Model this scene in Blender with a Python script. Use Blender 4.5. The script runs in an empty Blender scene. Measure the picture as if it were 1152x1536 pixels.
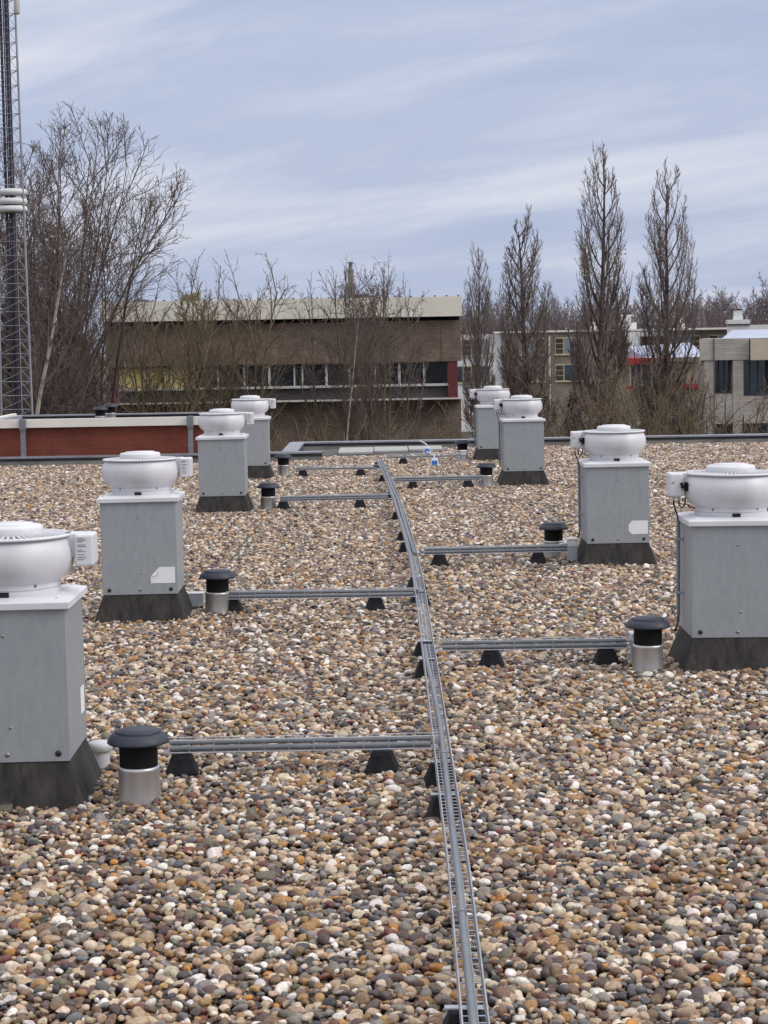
import bpy, math, random
import numpy as np
from mathutils import Vector, Matrix, Euler

R_ = math.radians
scene = bpy.context.scene
COL = scene.collection

# ------------------------------------------------------------------ camera
CAM_H = 1.65
cam_d = bpy.data.cameras.new("camera")
cam = bpy.data.objects.new("camera", cam_d)
COL.objects.link(cam)
scene.camera = cam
cam_d.sensor_fit = 'VERTICAL'
cam_d.sensor_height = 36.0
cam_d.sensor_width = 27.0
cam_d.lens = 36.0 * 3061.0 / 1536.0
cam_d.clip_start = 0.1
cam_d.clip_end = 3000.0
cam.matrix_world = (Matrix.Translation((0, 0, CAM_H)) @ Matrix.Rotation(R_(90 - 4.82), 4, 'X')
                    @ Matrix.Rotation(R_(-1.0), 4, 'Z'))

# ------------------------------------------------------------------ world, sun, exposure
SUN_EL, SUN_AZ = R_(40), R_(108)          # azimuth measured from +Y towards +X
world = bpy.data.worlds.new("World")
scene.world = world
world.use_nodes = True
wn, wl = world.node_tree.nodes, world.node_tree.links
wn.clear()
w_out = wn.new('ShaderNodeOutputWorld')
w_bg = wn.new('ShaderNodeBackground')
w_bg.inputs['Strength'].default_value = 0.1
sky = wn.new('ShaderNodeTexSky')
sky.sky_type = 'NISHITA'
sky.sun_disc = False
sky.sun_elevation = SUN_EL
sky.sun_rotation = SUN_AZ
sky.air_density = 1.0
sky.dust_density = 2.0
tc = wn.new('ShaderNodeTexCoord')
sep = wn.new('ShaderNodeSeparateXYZ')
wl.new(tc.outputs['Generated'], sep.inputs[0])


def wmath(op, a, b=None, clamp=False):
    n = wn.new('ShaderNodeMath')
    n.operation = op
    n.use_clamp = clamp
    for i, v in enumerate((a, b)):
        if v is None:
            continue
        if isinstance(v, (int, float)):
            n.inputs[i].default_value = v
        else:
            wl.new(v, n.inputs[i])
    return n.outputs[0]


zc = wmath('ADD', wmath('MAXIMUM', sep.outputs['Z'], 0.0), 0.22)
u_ = wmath('DIVIDE', sep.outputs['X'], zc)
v_ = wmath('DIVIDE', sep.outputs['Y'], zc)
v2 = wmath('ADD', wmath('MULTIPLY', v_, 1.7), wmath('MULTIPLY', u_, 0.8))
comb = wn.new('ShaderNodeCombineXYZ')
wl.new(wmath('MULTIPLY', u_, 1.0), comb.inputs[0])
wl.new(wmath('MULTIPLY', v2, 1.0), comb.inputs[1])
comb.inputs[2].default_value = 3.7
n1 = wn.new('ShaderNodeTexNoise')
n1.inputs['Scale'].default_value = 1.7
n1.inputs['Detail'].default_value = 9.0
n1.inputs['Roughness'].default_value = 0.58
n1.inputs['Distortion'].default_value = 0.35
wl.new(comb.outputs[0], n1.inputs['Vector'])
n2 = wn.new('ShaderNodeTexNoise')
n2.inputs['Scale'].default_value = 0.75
n2.inputs['Detail'].default_value = 4.0
wl.new(comb.outputs[0], n2.inputs['Vector'])
cl = wmath('ADD', wmath('MULTIPLY', n1.outputs['Fac'], 0.6), wmath('MULTIPLY', n2.outputs['Fac'], 0.4))
ramp = wn.new('ShaderNodeValToRGB')
ramp.color_ramp.elements[0].position = 0.33
ramp.color_ramp.elements[0].color = (0.315, 0.372, 0.52, 1)
ramp.color_ramp.elements[1].position = 0.69
ramp.color_ramp.elements[1].color = (0.58, 0.595, 0.665, 1)
e = ramp.color_ramp.elements.new(0.50)
e.color = (0.385, 0.435, 0.57, 1)
wl.new(cl, ramp.inputs[0])
# an overcast sky is about three times brighter overhead than at the horizon
lum = wmath('ADD', 1.0, wmath('MULTIPLY', wmath('MAXIMUM', wmath('SUBTRACT', sep.outputs['Z'], 0.18), 0.0), 1.7))
lum10 = wmath('MULTIPLY', lum, 10.0)
vm = wn.new('ShaderNodeVectorMath')
vm.operation = 'SCALE'
# overhead the cloud deck is neutral grey-white; towards the horizon it is bluish
mixn = wn.new('ShaderNodeMix')
mixn.data_type = 'RGBA'
wl.new(wmath('MULTIPLY', wmath('SUBTRACT', sep.outputs['Z'], 0.17), 4.0, True), mixn.inputs['Factor'])
wl.new(ramp.outputs['Color'], mixn.inputs['A'])
mixn.inputs['B'].default_value = (0.485, 0.485, 0.51, 1)
wl.new(mixn.outputs['Result'], vm.inputs[0])
wl.new(lum10, vm.inputs['Scale'])
mixw = wn.new('ShaderNodeMix')
mixw.data_type = 'RGBA'
mixw.inputs['Factor'].default_value = 0.94
wl.new(sky.outputs['Color'], mixw.inputs['A'])
wl.new(vm.outputs[0], mixw.inputs['B'])
wl.new(mixw.outputs['Result'], w_bg.inputs['Color'])
wl.new(w_bg.outputs[0], w_out.inputs[0])

sun_d = bpy.data.lights.new("sun", 'SUN')
sun_d.energy = 1.3
sun_d.angle = R_(35)
sun_d.color = (1.0, 0.95, 0.88)
sun_o = bpy.data.objects.new("sun", sun_d)
COL.objects.link(sun_o)
sd = Vector((math.sin(SUN_AZ) * math.cos(SUN_EL), math.cos(SUN_AZ) * math.cos(SUN_EL), math.sin(SUN_EL)))
sun_o.rotation_euler = sd.to_track_quat('Z', 'Y').to_euler()

scene.view_settings.view_transform = 'Standard'
scene.view_settings.look = 'None'
scene.view_settings.exposure = 0.38
scene.view_settings.gamma = 1.0
scene.view_settings.use_curve_mapping = False
scene.render.engine = 'CYCLES'
scene.cycles.max_bounces = 5
scene.cycles.diffuse_bounces = 3

random.seed(7)
GROUND_Z = -7.0

# ------------------------------------------------------------------ materials


def mat(name, c1, c2=None, scale=8.0, rough=0.6, metal=0.0, bump=0.0, bump_scale=None, stretch=None,
        detail=6.0, spec=0.4, lo=0.35, hi=0.65, rnd=0.0):
    m = bpy.data.materials.new(name)
    m.use_nodes = True
    nt = m.node_tree
    N, L = nt.nodes, nt.links
    b = N['Principled BSDF']
    b.inputs['Roughness'].default_value = rough
    b.inputs['Metallic'].default_value = metal
    b.inputs['Specular IOR Level'].default_value = spec
    b.inputs['Base Color'].default_value = (*c1, 1)
    t = N.new('ShaderNodeTexCoord')
    vec = t.outputs['Object']
    if stretch:
        mp = N.new('ShaderNodeMapping')
        mp.inputs['Scale'].default_value = stretch
        L.new(vec, mp.inputs[0])
        vec = mp.outputs[0]
    if c2:
        n = N.new('ShaderNodeTexNoise')
        n.inputs['Scale'].default_value = scale
        n.inputs['Detail'].default_value = detail
        n.inputs['Roughness'].default_value = 0.6
        L.new(vec, n.inputs['Vector'])
        r = N.new('ShaderNodeValToRGB')
        r.color_ramp.elements[0].position = lo
        r.color_ramp.elements[1].position = hi
        r.color_ramp.elements[0].color = (*c1, 1)
        r.color_ramp.elements[1].color = (*c2, 1)
        L.new(n.outputs['Fac'], r.inputs[0])
        col = r.outputs[0]
        if rnd:                                   # each piece a little different from the next
            oi = N.new('ShaderNodeObjectInfo')
            mr = N.new('ShaderNodeMapRange')
            mr.inputs['To Min'].default_value = 1 - rnd
            mr.inputs['To Max'].default_value = 1 + rnd
            L.new(oi.outputs['Random'], mr.inputs['Value'])
            vs = N.new('ShaderNodeVectorMath')
            vs.operation = 'SCALE'
            L.new(col, vs.inputs[0])
            L.new(mr.outputs[0], vs.inputs['Scale'])
            col = vs.outputs[0]
        L.new(col, b.inputs['Base Color'])
    if bump:
        n = N.new('ShaderNodeTexNoise')
        n.inputs['Scale'].default_value = bump_scale or scale * 3
        n.inputs['Detail'].default_value = 4
        L.new(t.outputs['Object'], n.inputs['Vector'])
        bp = N.new('ShaderNodeBump')
        bp.inputs['Strength'].default_value = bump
        bp.inputs['Distance'].default_value = 0.01
        L.new(n.outputs['Fac'], bp.inputs['Height'])
        L.new(bp.outputs[0], b.inputs['Normal'])
    return m


def brick_mat(name, c1, c2, mortar, bw=0.21, bh=0.065, msize=0.008, blotch=0.35, rough=0.85):
    """courses run along the wall whichever way it faces; world-size bricks"""
    m = bpy.data.materials.new(name)
    m.use_nodes = True
    N, L = m.node_tree.nodes, m.node_tree.links
    b = N['Principled BSDF']
    b.inputs['Roughness'].default_value = rough
    b.inputs['Specular IOR Level'].default_value = 0.2
    t = N.new('ShaderNodeTexCoord')
    s = N.new('ShaderNodeSeparateXYZ')
    L.new(t.outputs['Object'], s.inputs[0])
    a = N.new('ShaderNodeMath')
    a.operation = 'ADD'
    L.new(s.outputs['X'], a.inputs[0])
    L.new(s.outputs['Y'], a.inputs[1])
    c = N.new('ShaderNodeCombineXYZ')
    L.new(a.outputs[0], c.inputs[0])
    L.new(s.outputs['Z'], c.inputs[1])
    br = N.new('ShaderNodeTexBrick')
    br.inputs['Color1'].default_value = (*c1, 1)
    br.inputs['Color2'].default_value = (*c2, 1)
    br.inputs['Mortar'].default_value = (*mortar, 1)
    br.inputs['Scale'].default_value = 1.0
    br.inputs['Brick Width'].default_value = bw
    br.inputs['Row Height'].default_value = bh
    br.inputs['Mortar Size'].default_value = msize
    br.inputs['Mortar Smooth'].default_value = 0.3
    L.new(c.outputs[0], br.inputs['Vector'])
    n = N.new('ShaderNodeTexNoise')
    n.inputs['Scale'].default_value = 0.9
    n.inputs['Detail'].default_value = 8
    n.inputs['Roughness'].default_value = 0.7
    L.new(t.outputs['Object'], n.inputs['Vector'])
    r = N.new('ShaderNodeMapRange')
    r.inputs['From Min'].default_value = 0.3
    r.inputs['From Max'].default_value = 0.7
    r.inputs['To Min'].default_value = 1 - blotch
    r.inputs['To Max'].default_value = 1 + blotch
    L.new(n.outputs['Fac'], r.inputs['Value'])
    v = N.new('ShaderNodeVectorMath')
    v.operation = 'SCALE'
    L.new(br.outputs['Color'], v.inputs[0])
    L.new(r.outputs[0], v.inputs['Scale'])
    L.new(v.outputs[0], b.inputs['Base Color'])
    bp = N.new('ShaderNodeBump')
    bp.inputs['Strength'].default_value = 0.5
    bp.inputs['Distance'].default_value = 0.006
    bp.invert = True
    L.new(br.outputs['Fac'], bp.inputs['Height'])
    L.new(bp.outputs[0], b.inputs['Normal'])
    return m


def glass_mat(name, c, rough=0.08):
    m = mat(name, c, tuple(x * 2.2 for x in c), scale=0.9, rough=rough, spec=0.6)
    return m


def stone_mat():
    m = bpy.data.materials.new("river_pebbles")
    m.use_nodes = True
    N, L = m.node_tree.nodes, m.node_tree.links
    b = N['Principled BSDF']
    b.inputs['Specular IOR Level'].default_value = 0.35
    b.inputs['Roughness'].default_value = 0.46
    a = N.new('ShaderNodeAttribute')
    a.attribute_name = "stone_colour"
    t = N.new('ShaderNodeTexCoord')
    n = N.new('ShaderNodeTexNoise')
    n.inputs['Scale'].default_value = 90
    n.inputs['Detail'].default_value = 6
    n.inputs['Roughness'].default_value = 0.7
    L.new(t.outputs['Object'], n.inputs['Vector'])
    r = N.new('ShaderNodeMapRange')
    r.inputs['From Min'].default_value = 0.3
    r.inputs['From Max'].default_value = 0.7
    r.inputs['To Min'].default_value = 0.58
    r.inputs['To Max'].default_value = 1.38
    L.new(n.outputs['Fac'], r.inputs['Value'])
    v = N.new('ShaderNodeVectorMath')
    v.operation = 'SCALE'
    L.new(a.outputs['Color'], v.inputs[0])
    L.new(r.outputs[0], v.inputs['Scale'])
    L.new(v.outputs[0], b.inputs['Base Color'])
    bp = N.new('ShaderNodeBump')
    bp.inputs['Strength'].default_value = 0.35
    bp.inputs['Distance'].default_value = 0.004
    L.new(n.outputs['Fac'], bp.inputs['Height'])
    L.new(bp.outputs[0], b.inputs['Normal'])
    return m


M = {}
M['lid'] = mat("white_coated_metal", (0.71, 0.715, 0.75), (0.61, 0.61, 0.64), 5, 0.42, bump=0.03, bump_scale=40)
M['bowl'] = mat("white_plastic", (0.70, 0.70, 0.74), (0.54, 0.54, 0.565), 7, 0.38, stretch=(1, 1, 0.25), hi=0.8, rnd=0.06)
M['box'] = mat("galvanised_grey_sheet", (0.315, 0.34, 0.36), (0.355, 0.38, 0.40), 26, 0.46, metal=0.2, detail=10, stretch=(1.3, 1.3, 0.6), rnd=0.08,
               bump=0.04, bump_scale=60)
M['curb'] = mat("bitumen_felt", (0.014, 0.0125, 0.012), (0.058, 0.050, 0.046), 11, 0.8, stretch=(2.2, 2.2, 0.35),
                bump=0.18, bump_scale=70, lo=0.38, hi=0.8)
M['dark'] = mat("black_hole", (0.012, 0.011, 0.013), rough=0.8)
M['bolt'] = mat("black_rubber_washer", (0.015, 0.015, 0.017), rough=0.5)
M['steelbolt'] = mat("steel_screw", (0.25, 0.24, 0.22), rough=0.4, metal=0.8)
M['sticker'] = mat("white_sticker", (0.86, 0.86, 0.87), (0.80, 0.80, 0.81), 20, 0.5)
M['print'] = mat("grey_print", (0.16, 0.16, 0.18), rough=0.6)
M['alu'] = mat("aluminium_sleeve", (0.62, 0.62, 0.62), (0.48, 0.48, 0.48), 12, 0.38, metal=0.75, stretch=(1, 1, 0.2))
M['blackpvc'] = mat("black_pvc", (0.006, 0.006, 0.007), rough=0.6, spec=0.2)
M['bluecap'] = mat("slate_blue_plastic", (0.020, 0.025, 0.040), (0.038, 0.044, 0.062), 10, 0.5, bump=0.05)
M['wire'] = mat("zinc_wire", (0.56, 0.58, 0.63), (0.40, 0.42, 0.47), 20, 0.4, metal=0.7)
M['conduit'] = mat("grey_conduit", (0.20, 0.215, 0.235), (0.16, 0.175, 0.195), 7, 0.45)
M['rubber'] = mat("black_rubber", (0.006, 0.006, 0.009), (0.017, 0.017, 0.021), 18, 0.8, spec=0.25, bump=0.3, bump_scale=80)
M['jbox'] = mat("pale_grey_plastic", (0.55, 0.56, 0.58), (0.48, 0.49, 0.51), 12, 0.45)
M['greyplastic'] = mat("grey_plastic", (0.32, 0.36, 0.40), (0.27, 0.31, 0.35), 12, 0.5)
M['cable'] = mat("black_cable", (0.02, 0.02, 0.023), rough=0.55)
M['bitumen'] = mat("roof_bitumen", (0.055, 0.054, 0.055), (0.12, 0.115, 0.11), 2.2, 0.8, bump=0.5, bump_scale=60)
M['under'] = mat("dark_roof_skin", (0.012, 0.010, 0.009), (0.03, 0.026, 0.022), 6, 0.9)
M['trim'] = mat("aluminium_trim", (0.36, 0.37, 0.41), (0.27, 0.28, 0.31), 3, 0.45, metal=0.5)
M['trimdark'] = mat("dark_bitumen_upstand", (0.018, 0.018, 0.022), (0.045, 0.044, 0.048), 4, 0.6)
M['paver'] = mat("concrete_paver", (0.30, 0.30, 0.30), (0.40, 0.40, 0.39), 9, 0.85, bump=0.2)
M['blue'] = mat("blue_label", (0.05, 0.16, 0.55), (0.08, 0.22, 0.62), 30, 0.5)
M['anchor'] = mat("white_blue_plastic", (0.55, 0.62, 0.74), (0.66, 0.70, 0.78), 20, 0.5)
M['redbrick'] = brick_mat("red_brick", (0.23, 0.064, 0.041), (0.19, 0.052, 0.035), (0.19, 0.075, 0.055), bh=0.042, bw=0.16, msize=0.006, blotch=0.3)
M['fascia'] = mat("cream_white_fascia", (0.80, 0.77, 0.71), (0.70, 0.67, 0.60), 1.2, 0.6)
M['fascia_old'] = mat("weathered_cream_panel", (0.82, 0.78, 0.68), (0.62, 0.58, 0.475), 0.7, 0.75, stretch=(1, 1, 1.6), detail=8, hi=0.8)
M['brownbrick'] = brick_mat("brown_brick", (0.235, 0.168, 0.125), (0.155, 0.112, 0.084), (0.17, 0.135, 0.108), msize=0.012, blotch=0.4)
M['panelred'] = mat("dark_red_panel", (0.16, 0.035, 0.035), (0.12, 0.027, 0.028), 1.5, 0.6)
M['slatepanel'] = mat("dark_slate_panel", (0.045, 0.04, 0.045), (0.07, 0.06, 0.062), 1.5, 0.6)
M['glass'] = glass_mat("window_glass", (0.018, 0.02, 0.024))
M['glassblue'] = glass_mat("bluish_window_glass", (0.03, 0.045, 0.06))
M['curtain'] = mat("curtained_glass", (0.17, 0.21, 0.23), (0.25, 0.29, 0.31), 0.8, 0.25)
M['yellowpane'] = mat("yellow_curtained_pane", (0.52, 0.40, 0.15), (0.62, 0.50, 0.22), 1.0, 0.4)
M['whiteframe'] = mat("white_painted_frame", (0.62, 0.60, 0.57), (0.50, 0.48, 0.45), 2, 0.5)
M['creamframe'] = mat("cream_painted_frame", (0.58, 0.52, 0.34), (0.50, 0.44, 0.29), 2, 0.5)
M['darkpanel'] = mat("brown_door_panel", (0.055, 0.032, 0.02), rough=0.6)
M['metalpipe'] = mat("brown_grey_flue", (0.16, 0.14, 0.13), (0.10, 0.09, 0.085), 3, 0.6)
M['beigeblock'] = mat("mossy_beige_plaster", (0.22, 0.19, 0.11), (0.15, 0.13, 0.08), 2, 0.8)
M['greybrick'] = brick_mat("pale_grey_brick", (0.50, 0.455, 0.405), (0.42, 0.385, 0.345), (0.29, 0.26, 0.23), bw=1.3, bh=0.10, msize=0.014, blotch=0.2)
M['tanbrick'] = brick_mat("tan_brick", (0.27, 0.215, 0.175), (0.22, 0.172, 0.14), (0.22, 0.185, 0.16), blotch=0.25)
M['redpaint'] = mat("bright_red_paint", (0.42, 0.035, 0.03), (0.33, 0.03, 0.03), 2, 0.5)
M['bluesheet'] = mat("pale_blue_roof_sheet", (0.38, 0.43, 0.55), (0.46, 0.50, 0.60), 1.2, 0.5)
M['whitewall'] = mat("white_render", (0.72, 0.72, 0.72), (0.62, 0.62, 0.62), 1.0, 0.8)
M['earth'] = mat("grassy_earth", (0.045, 0.05, 0.022), (0.075, 0.06, 0.04), 0.3, 0.95)
M['mastwire'] = mat("galvanised_lattice", (0.36, 0.36, 0.38), (0.26, 0.26, 0.28), 0.6, 0.5, metal=0.4)
M['mastcable'] = mat("dark_cable_bundle", (0.035, 0.03, 0.05), rough=0.6)
M['bark'] = mat("grey_brown_bark", (0.055, 0.040, 0.036), (0.095, 0.072, 0.06), 2.0, 0.9)
M['twig'] = mat("purple_brown_twigs", (0.125, 0.092, 0.086), (0.165, 0.124, 0.108), 1.2, 0.9)
M['mossbark'] = mat("mossy_green_bark", (0.12, 0.115, 0.04), (0.14, 0.115, 0.065), 1.0, 0.9)
M['mosstwig'] = mat("olive_brown_twigs", (0.165, 0.130, 0.078), (0.165, 0.120, 0.090), 0.8, 0.9)
M['poplarbark'] = mat("dark_brown_bark", (0.065, 0.049, 0.046), (0.10, 0.077, 0.068), 1.5, 0.9)
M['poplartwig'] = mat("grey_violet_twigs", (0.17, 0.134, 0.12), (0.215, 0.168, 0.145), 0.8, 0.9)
M['deadleaf'] = mat("withered_brown_leaves", (0.17, 0.085, 0.05), (0.11, 0.06, 0.04), 1.0, 0.8)
M['birch'] = mat("white_birch_bark", (0.42, 0.38, 0.32), (0.12, 0.10, 0.085), 2.4, 0.8, lo=0.5, hi=0.62)
M['needle'] = mat("dark_green_needles", (0.018, 0.026, 0.014), (0.035, 0.044, 0.024), 0.8, 0.9)
M['hazetwig'] = mat("haze_tinted_violet_twigs", (0.175, 0.138, 0.145), (0.205, 0.155, 0.155), 0.1, 0.95)  # distance haze painted in: far twigs get a paler, more violet base colour
M['carblue'] = mat("blue_car_paint", (0.08, 0.18, 0.26), rough=0.3)
M['stones'] = stone_mat()

# ------------------------------------------------------------------ mesh helpers


def slab(mb, pts, z0, z1):
    n = len(pts)
    mb.add([(x, y, z0) for x, y in pts] + [(x, y, z1) for x, y in pts],
           [tuple(range(n - 1, -1, -1)), tuple(range(n, 2 * n))] + [(i, (i + 1) % n, (i + 1) % n + n, i + n) for i in range(n)])


class MB:
    """collects shapes, then links them as ONE mesh object"""

    def __init__(self):
        self.v, self.f, self.mi, self.sm = [], [], [], []

    def add(self, vs, fs, mi=0, smooth=False):
        o = len(self.v)
        self.v += [tuple(p) for p in vs]
        for f in fs:
            self.f.append(tuple(i + o for i in f))
            self.mi.append(mi)
            self.sm.append(smooth)

    def box(self, x0, x1, y0, y1, z0, z1, mi=0):
        vs = [(x0, y0, z0), (x1, y0, z0), (x1, y1, z0), (x0, y1, z0), (x0, y0, z1), (x1, y0, z1), (x1, y1, z1), (x0, y1, z1)]
        self.add(vs, [(0, 3, 2, 1), (4, 5, 6, 7), (0, 1, 5, 4), (1, 2, 6, 5), (2, 3, 7, 6), (3, 0, 4, 7)], mi)

    def frustum(self, hx0, hy0, z0, hx1, hy1, z1, cx=0, cy=0, mi=0):
        vs = [(cx + sx * hx0, cy + sy * hy0, z0) for sx, sy in ((-1, -1), (1, -1), (1, 1), (-1, 1))]
        vs += [(cx + sx * hx1, cy + sy * hy1, z1) for sx, sy in ((-1, -1), (1, -1), (1, 1), (-1, 1))]
        self.add(vs, [(0, 3, 2, 1), (4, 5, 6, 7), (0, 1, 5, 4), (1, 2, 6, 5), (2, 3, 7, 6), (3, 0, 4, 7)], mi)

    def prism(self, pts, y0, y1, mi=0):
        """polygon in x,z swept along y"""
        n = len(pts)
        vs = [(x, y0, z) for x, z in pts] + [(x, y1, z) for x, z in pts]
        fs = [tuple(range(n)), tuple(range(2 * n - 1, n - 1, -1))]
        fs += [(i, i + n, (i + 1) % n + n, (i + 1) % n) for i in range(n)]
        self.add(vs, fs, mi)

    def lathe(self, prof, n=40, cx=0, cy=0, mi=0, sharp=()):
        """profile [(r,z)...] turned round z; a point listed twice makes a hard edge"""
        runs, cur = [], [prof[0]]
        for a in prof[1:]:
            if a == cur[-1]:
                runs.append(cur)
                cur = [a]
            else:
                cur.append(a)
        runs.append(cur)
        for run in runs:
            if len(run) < 2:
                continue
            vs, fs = [], []
            for r, z in run:
                for k in range(n):
                    a = 2 * math.pi * k / n
                    vs.append((cx + r * math.cos(a), cy + r * math.sin(a), z))
            for j in range(len(run) - 1):
                for k in range(n):
                    k2 = (k + 1) % n
                    fs.append((j * n + k, j * n + k2, (j + 1) * n + k2, (j + 1) * n + k))
            self.add(vs, fs, mi, True)

    def tube(self, pts, r, n=8, mi=0, caps=True):
        pts = [Vector(p) for p in pts]
        vs, fs = [], []
        ref = None
        for i, p in enumerate(pts):
            d = (pts[min(i + 1, len(pts) - 1)] - pts[max(i - 1, 0)]).normalized()
            if ref is None:
                ref = Vector((0, 0, 1)) if abs(d.z) < 0.9 else Vector((1, 0, 0))
            u = d.cross(ref).normalized()
            w = u.cross(d).normalized()
            ref = w
            rr = r[i] if isinstance(r, (list, tuple)) else r
            for k in range(n):
                a = 2 * math.pi * k / n
                vs.append(p + u * (rr * math.cos(a)) + w * (rr * math.sin(a)))
        for i in range(len(pts) - 1):
            for k in range(n):
                k2 = (k + 1) % n
                fs.append((i * n + k, i * n + k2, (i + 1) * n + k2, (i + 1) * n + k))
        self.add(vs, fs, mi, n > 5)
        if caps:
            m = (len(pts) - 1) * n
            self.add(vs[:n], [tuple(range(n - 1, -1, -1))], mi)
            self.add(vs[m:], [tuple(range(n))], mi)

    def build(self, name, mats, parent=None, bevel=0.0, label=None):
        me = bpy.data.meshes.new(name)
        me.from_pydata(self.v, [], self.f)
        mats = mats if isinstance(mats, (list, tuple)) else [mats]
        for m in mats:
            me.materials.append(m)
        me.polygons.foreach_set('material_index', self.mi)
        me.polygons.foreach_set('use_smooth', self.sm)
        me.validate()
        o = bpy.data.objects.new(name, me)
        COL.objects.link(o)
        if parent:
            o.parent = parent
        if bevel:
            b = o.modifiers.new("bevel", 'BEVEL')
            b.width = bevel
            b.segments = 2
            b.limit_method = 'ANGLE'
            b.angle_limit = R_(40)
        if label:
            o['label'] = label
        return o


def tag(o, label, cat, group=None, kind=None):
    if label:
        o['label'] = label
    if cat:
        o['category'] = cat
    if group:
        o['group'] = group
    if kind:
        o['kind'] = kind
    return o


def thing(name, label, cat, loc=(0, 0, 0), rz=0.0, group=None):
    o = bpy.data.objects.new(name, None)
    o.empty_display_size = 0.2
    COL.objects.link(o)
    o.location = loc
    o.rotation_euler = (0, 0, rz)
    return tag(o, label, cat, group)


def copy_tree(o, parent=None):
    c = o.copy()
    COL.objects.link(c)
    c.parent = parent
    for ch in list(o.children):
        copy_tree(ch, c)
    return c


def np_mesh(name, V, F, mats, smooth=False, mat_idx=None):
    """V (n,3), F (m,k) all faces of one size"""
    me = bpy.data.meshes.new(name)
    k = F.shape[1]
    me.vertices.add(len(V))
    me.vertices.foreach_set('co', np.ascontiguousarray(V, dtype=np.float32).ravel())
    me.loops.add(F.size)
    me.loops.foreach_set('vertex_index', np.ascontiguousarray(F, dtype=np.int32).ravel())
    me.polygons.add(len(F))
    me.polygons.foreach_set('loop_start', np.arange(0, F.size, k, dtype=np.int32))
    me.polygons.foreach_set('loop_total', np.full(len(F), k, dtype=np.int32))
    if smooth:
        me.polygons.foreach_set('use_smooth', np.ones(len(F), dtype=bool))
    for m in (mats if isinstance(mats, (list, tuple)) else [mats]):
        me.materials.append(m)
    if mat_idx is not None:
        me.polygons.foreach_set('material_index', np.ascontiguousarray(mat_idx, dtype=np.int32))
    me.update(calc_edges=True)
    return me


def seg_arrays(segs, n):
    """segs (m,8): p0, p1, r0, r1 -> prism tubes as verts and quads"""
    S = np.asarray(segs, dtype=np.float64).reshape(-1, 8)
    A, B = S[:, 0:3], S[:, 3:6]
    D = B - A
    D /= np.maximum(np.linalg.norm(D, axis=1, keepdims=True), 1e-9)
    ref = np.where(np.abs(D[:, 2:3]) < 0.9, np.array([[0, 0, 1.0]]), np.array([[1.0, 0, 0]]))
    U = np.cross(D, ref)
    U /= np.linalg.norm(U, axis=1, keepdims=True)
    W = np.cross(U, D)
    ang = np.arange(n) * 2 * math.pi / n
    ca, sa = np.cos(ang)[None, :, None], np.sin(ang)[None, :, None]
    ring = U[:, None, :] * ca + W[:, None, :] * sa
    V0 = A[:, None, :] + ring * S[:, 6][:, None, None]
    V1 = B[:, None, :] + ring * S[:, 7][:, None, None]
    V = np.concatenate([V0, V1], axis=1).reshape(-1, 3)
    m = len(S)
    base = (np.arange(m) * 2 * n)[:, None]
    k = np.arange(n)[None, :]
    k2 = (k + 1) % n
    F = np.stack([base + k, base + k2, base + n + k2, base + n + k], axis=-1).reshape(-1, 4)
    return V, F


def wire_obj(name, segs, n, m, parent=None):
    V, F = seg_arrays(segs, n)
    o = bpy.data.objects.new(name, np_mesh(name, V, F, m, smooth=n > 4))
    COL.objects.link(o)
    if parent:
        o.parent = parent
    return o


# ------------------------------------------------------------------ the setting: ground and roof
gmb = MB()
gmb.box(-900, 900, -200, 1200, GROUND_Z - 0.5, GROUND_Z)
tag(gmb.build('ground', M['earth']), None, None, kind='structure')

rf = MB()
rf.box(-8.5, 9.5, 0.4, 31.3, GROUND_Z, -0.046)
tag(rf.build('roof', M['under']), None, None, kind='structure')
rb = MB()
rb.box(-1.30, 0.72, 29.30, 31.2, -0.034, 0.0)
tag(rb.build('roof_surface', M['bitumen']), None, None, kind='structure')


# ------------------------------------------------------------------ gravel
def cube_sphere(n):
    verts, faces, idx = [], [], {}

    def vid(p):
        key = tuple(round(c, 5) for c in p)
        if key not in idx:
            idx[key] = len(verts)
            verts.append(np.array(p) / np.linalg.norm(p))
        return idx[key]
    for ax in range(3):
        for s in (-1, 1):
            for i in range(n):
                for j in range(n):
                    q = []
                    for a, b in ((i, j), (i + 1, j), (i + 1, j + 1), (i, j + 1)):
                        ca, cb = math.tan((2 * a / n - 1) * math.pi / 4), math.tan((2 * b / n - 1) * math.pi / 4)
                        p = [0, 0, 0]
                        p[ax], p[(ax + 1) % 3], p[(ax + 2) % 3] = s, ca, cb
                        q.append(vid(p))
                    faces.append(q if s > 0 else q[::-1])
    return np.array(verts), np.array(faces)


STONES = [((0.42, 0.305, 0.20), 17), ((0.32, 0.185, 0.078), 10), ((0.175, 0.108, 0.066), 14), ((0.092, 0.060, 0.054), 12),
          ((0.215, 0.188, 0.166), 13), ((0.050, 0.046, 0.050), 8.5), ((0.13, 0.122, 0.128), 8), ((0.64, 0.59, 0.54), 10.5),
          ((0.36, 0.255, 0.185), 8), ((0.15, 0.056, 0.040), 4), ((0.145, 0.13, 0.092), 4), ((0.55, 0.45, 0.335), 12),
          ((0.42, 0.19, 0.05), 1.3)]


def rsa(rng, dmin, tries):
    n = int(1 / dmin * 1.0)
    cell = {}
    pts = []
    for x, y in rng.random((tries, 2)):
        ci, cj = int(x * n), int(y * n)
        ok = True
        for di in (-1, 0, 1):
            for dj in (-1, 0, 1):
                for (px, py) in cell.get(((ci + di) % n, (cj + dj) % n), ()):
                    dx = abs(px - x)
                    dy = abs(py - y)
                    dx = min(dx, 1 - dx)
                    dy = min(dy, 1 - dy)
                    if dx * dx + dy * dy < dmin * dmin:
                        ok = False
                        break
                if not ok:
                    break
            if not ok:
                break
        if ok:
            cell.setdefault((ci, cj), []).append((x, y))
            pts.append((x, y))
    return np.array(pts)


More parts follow.
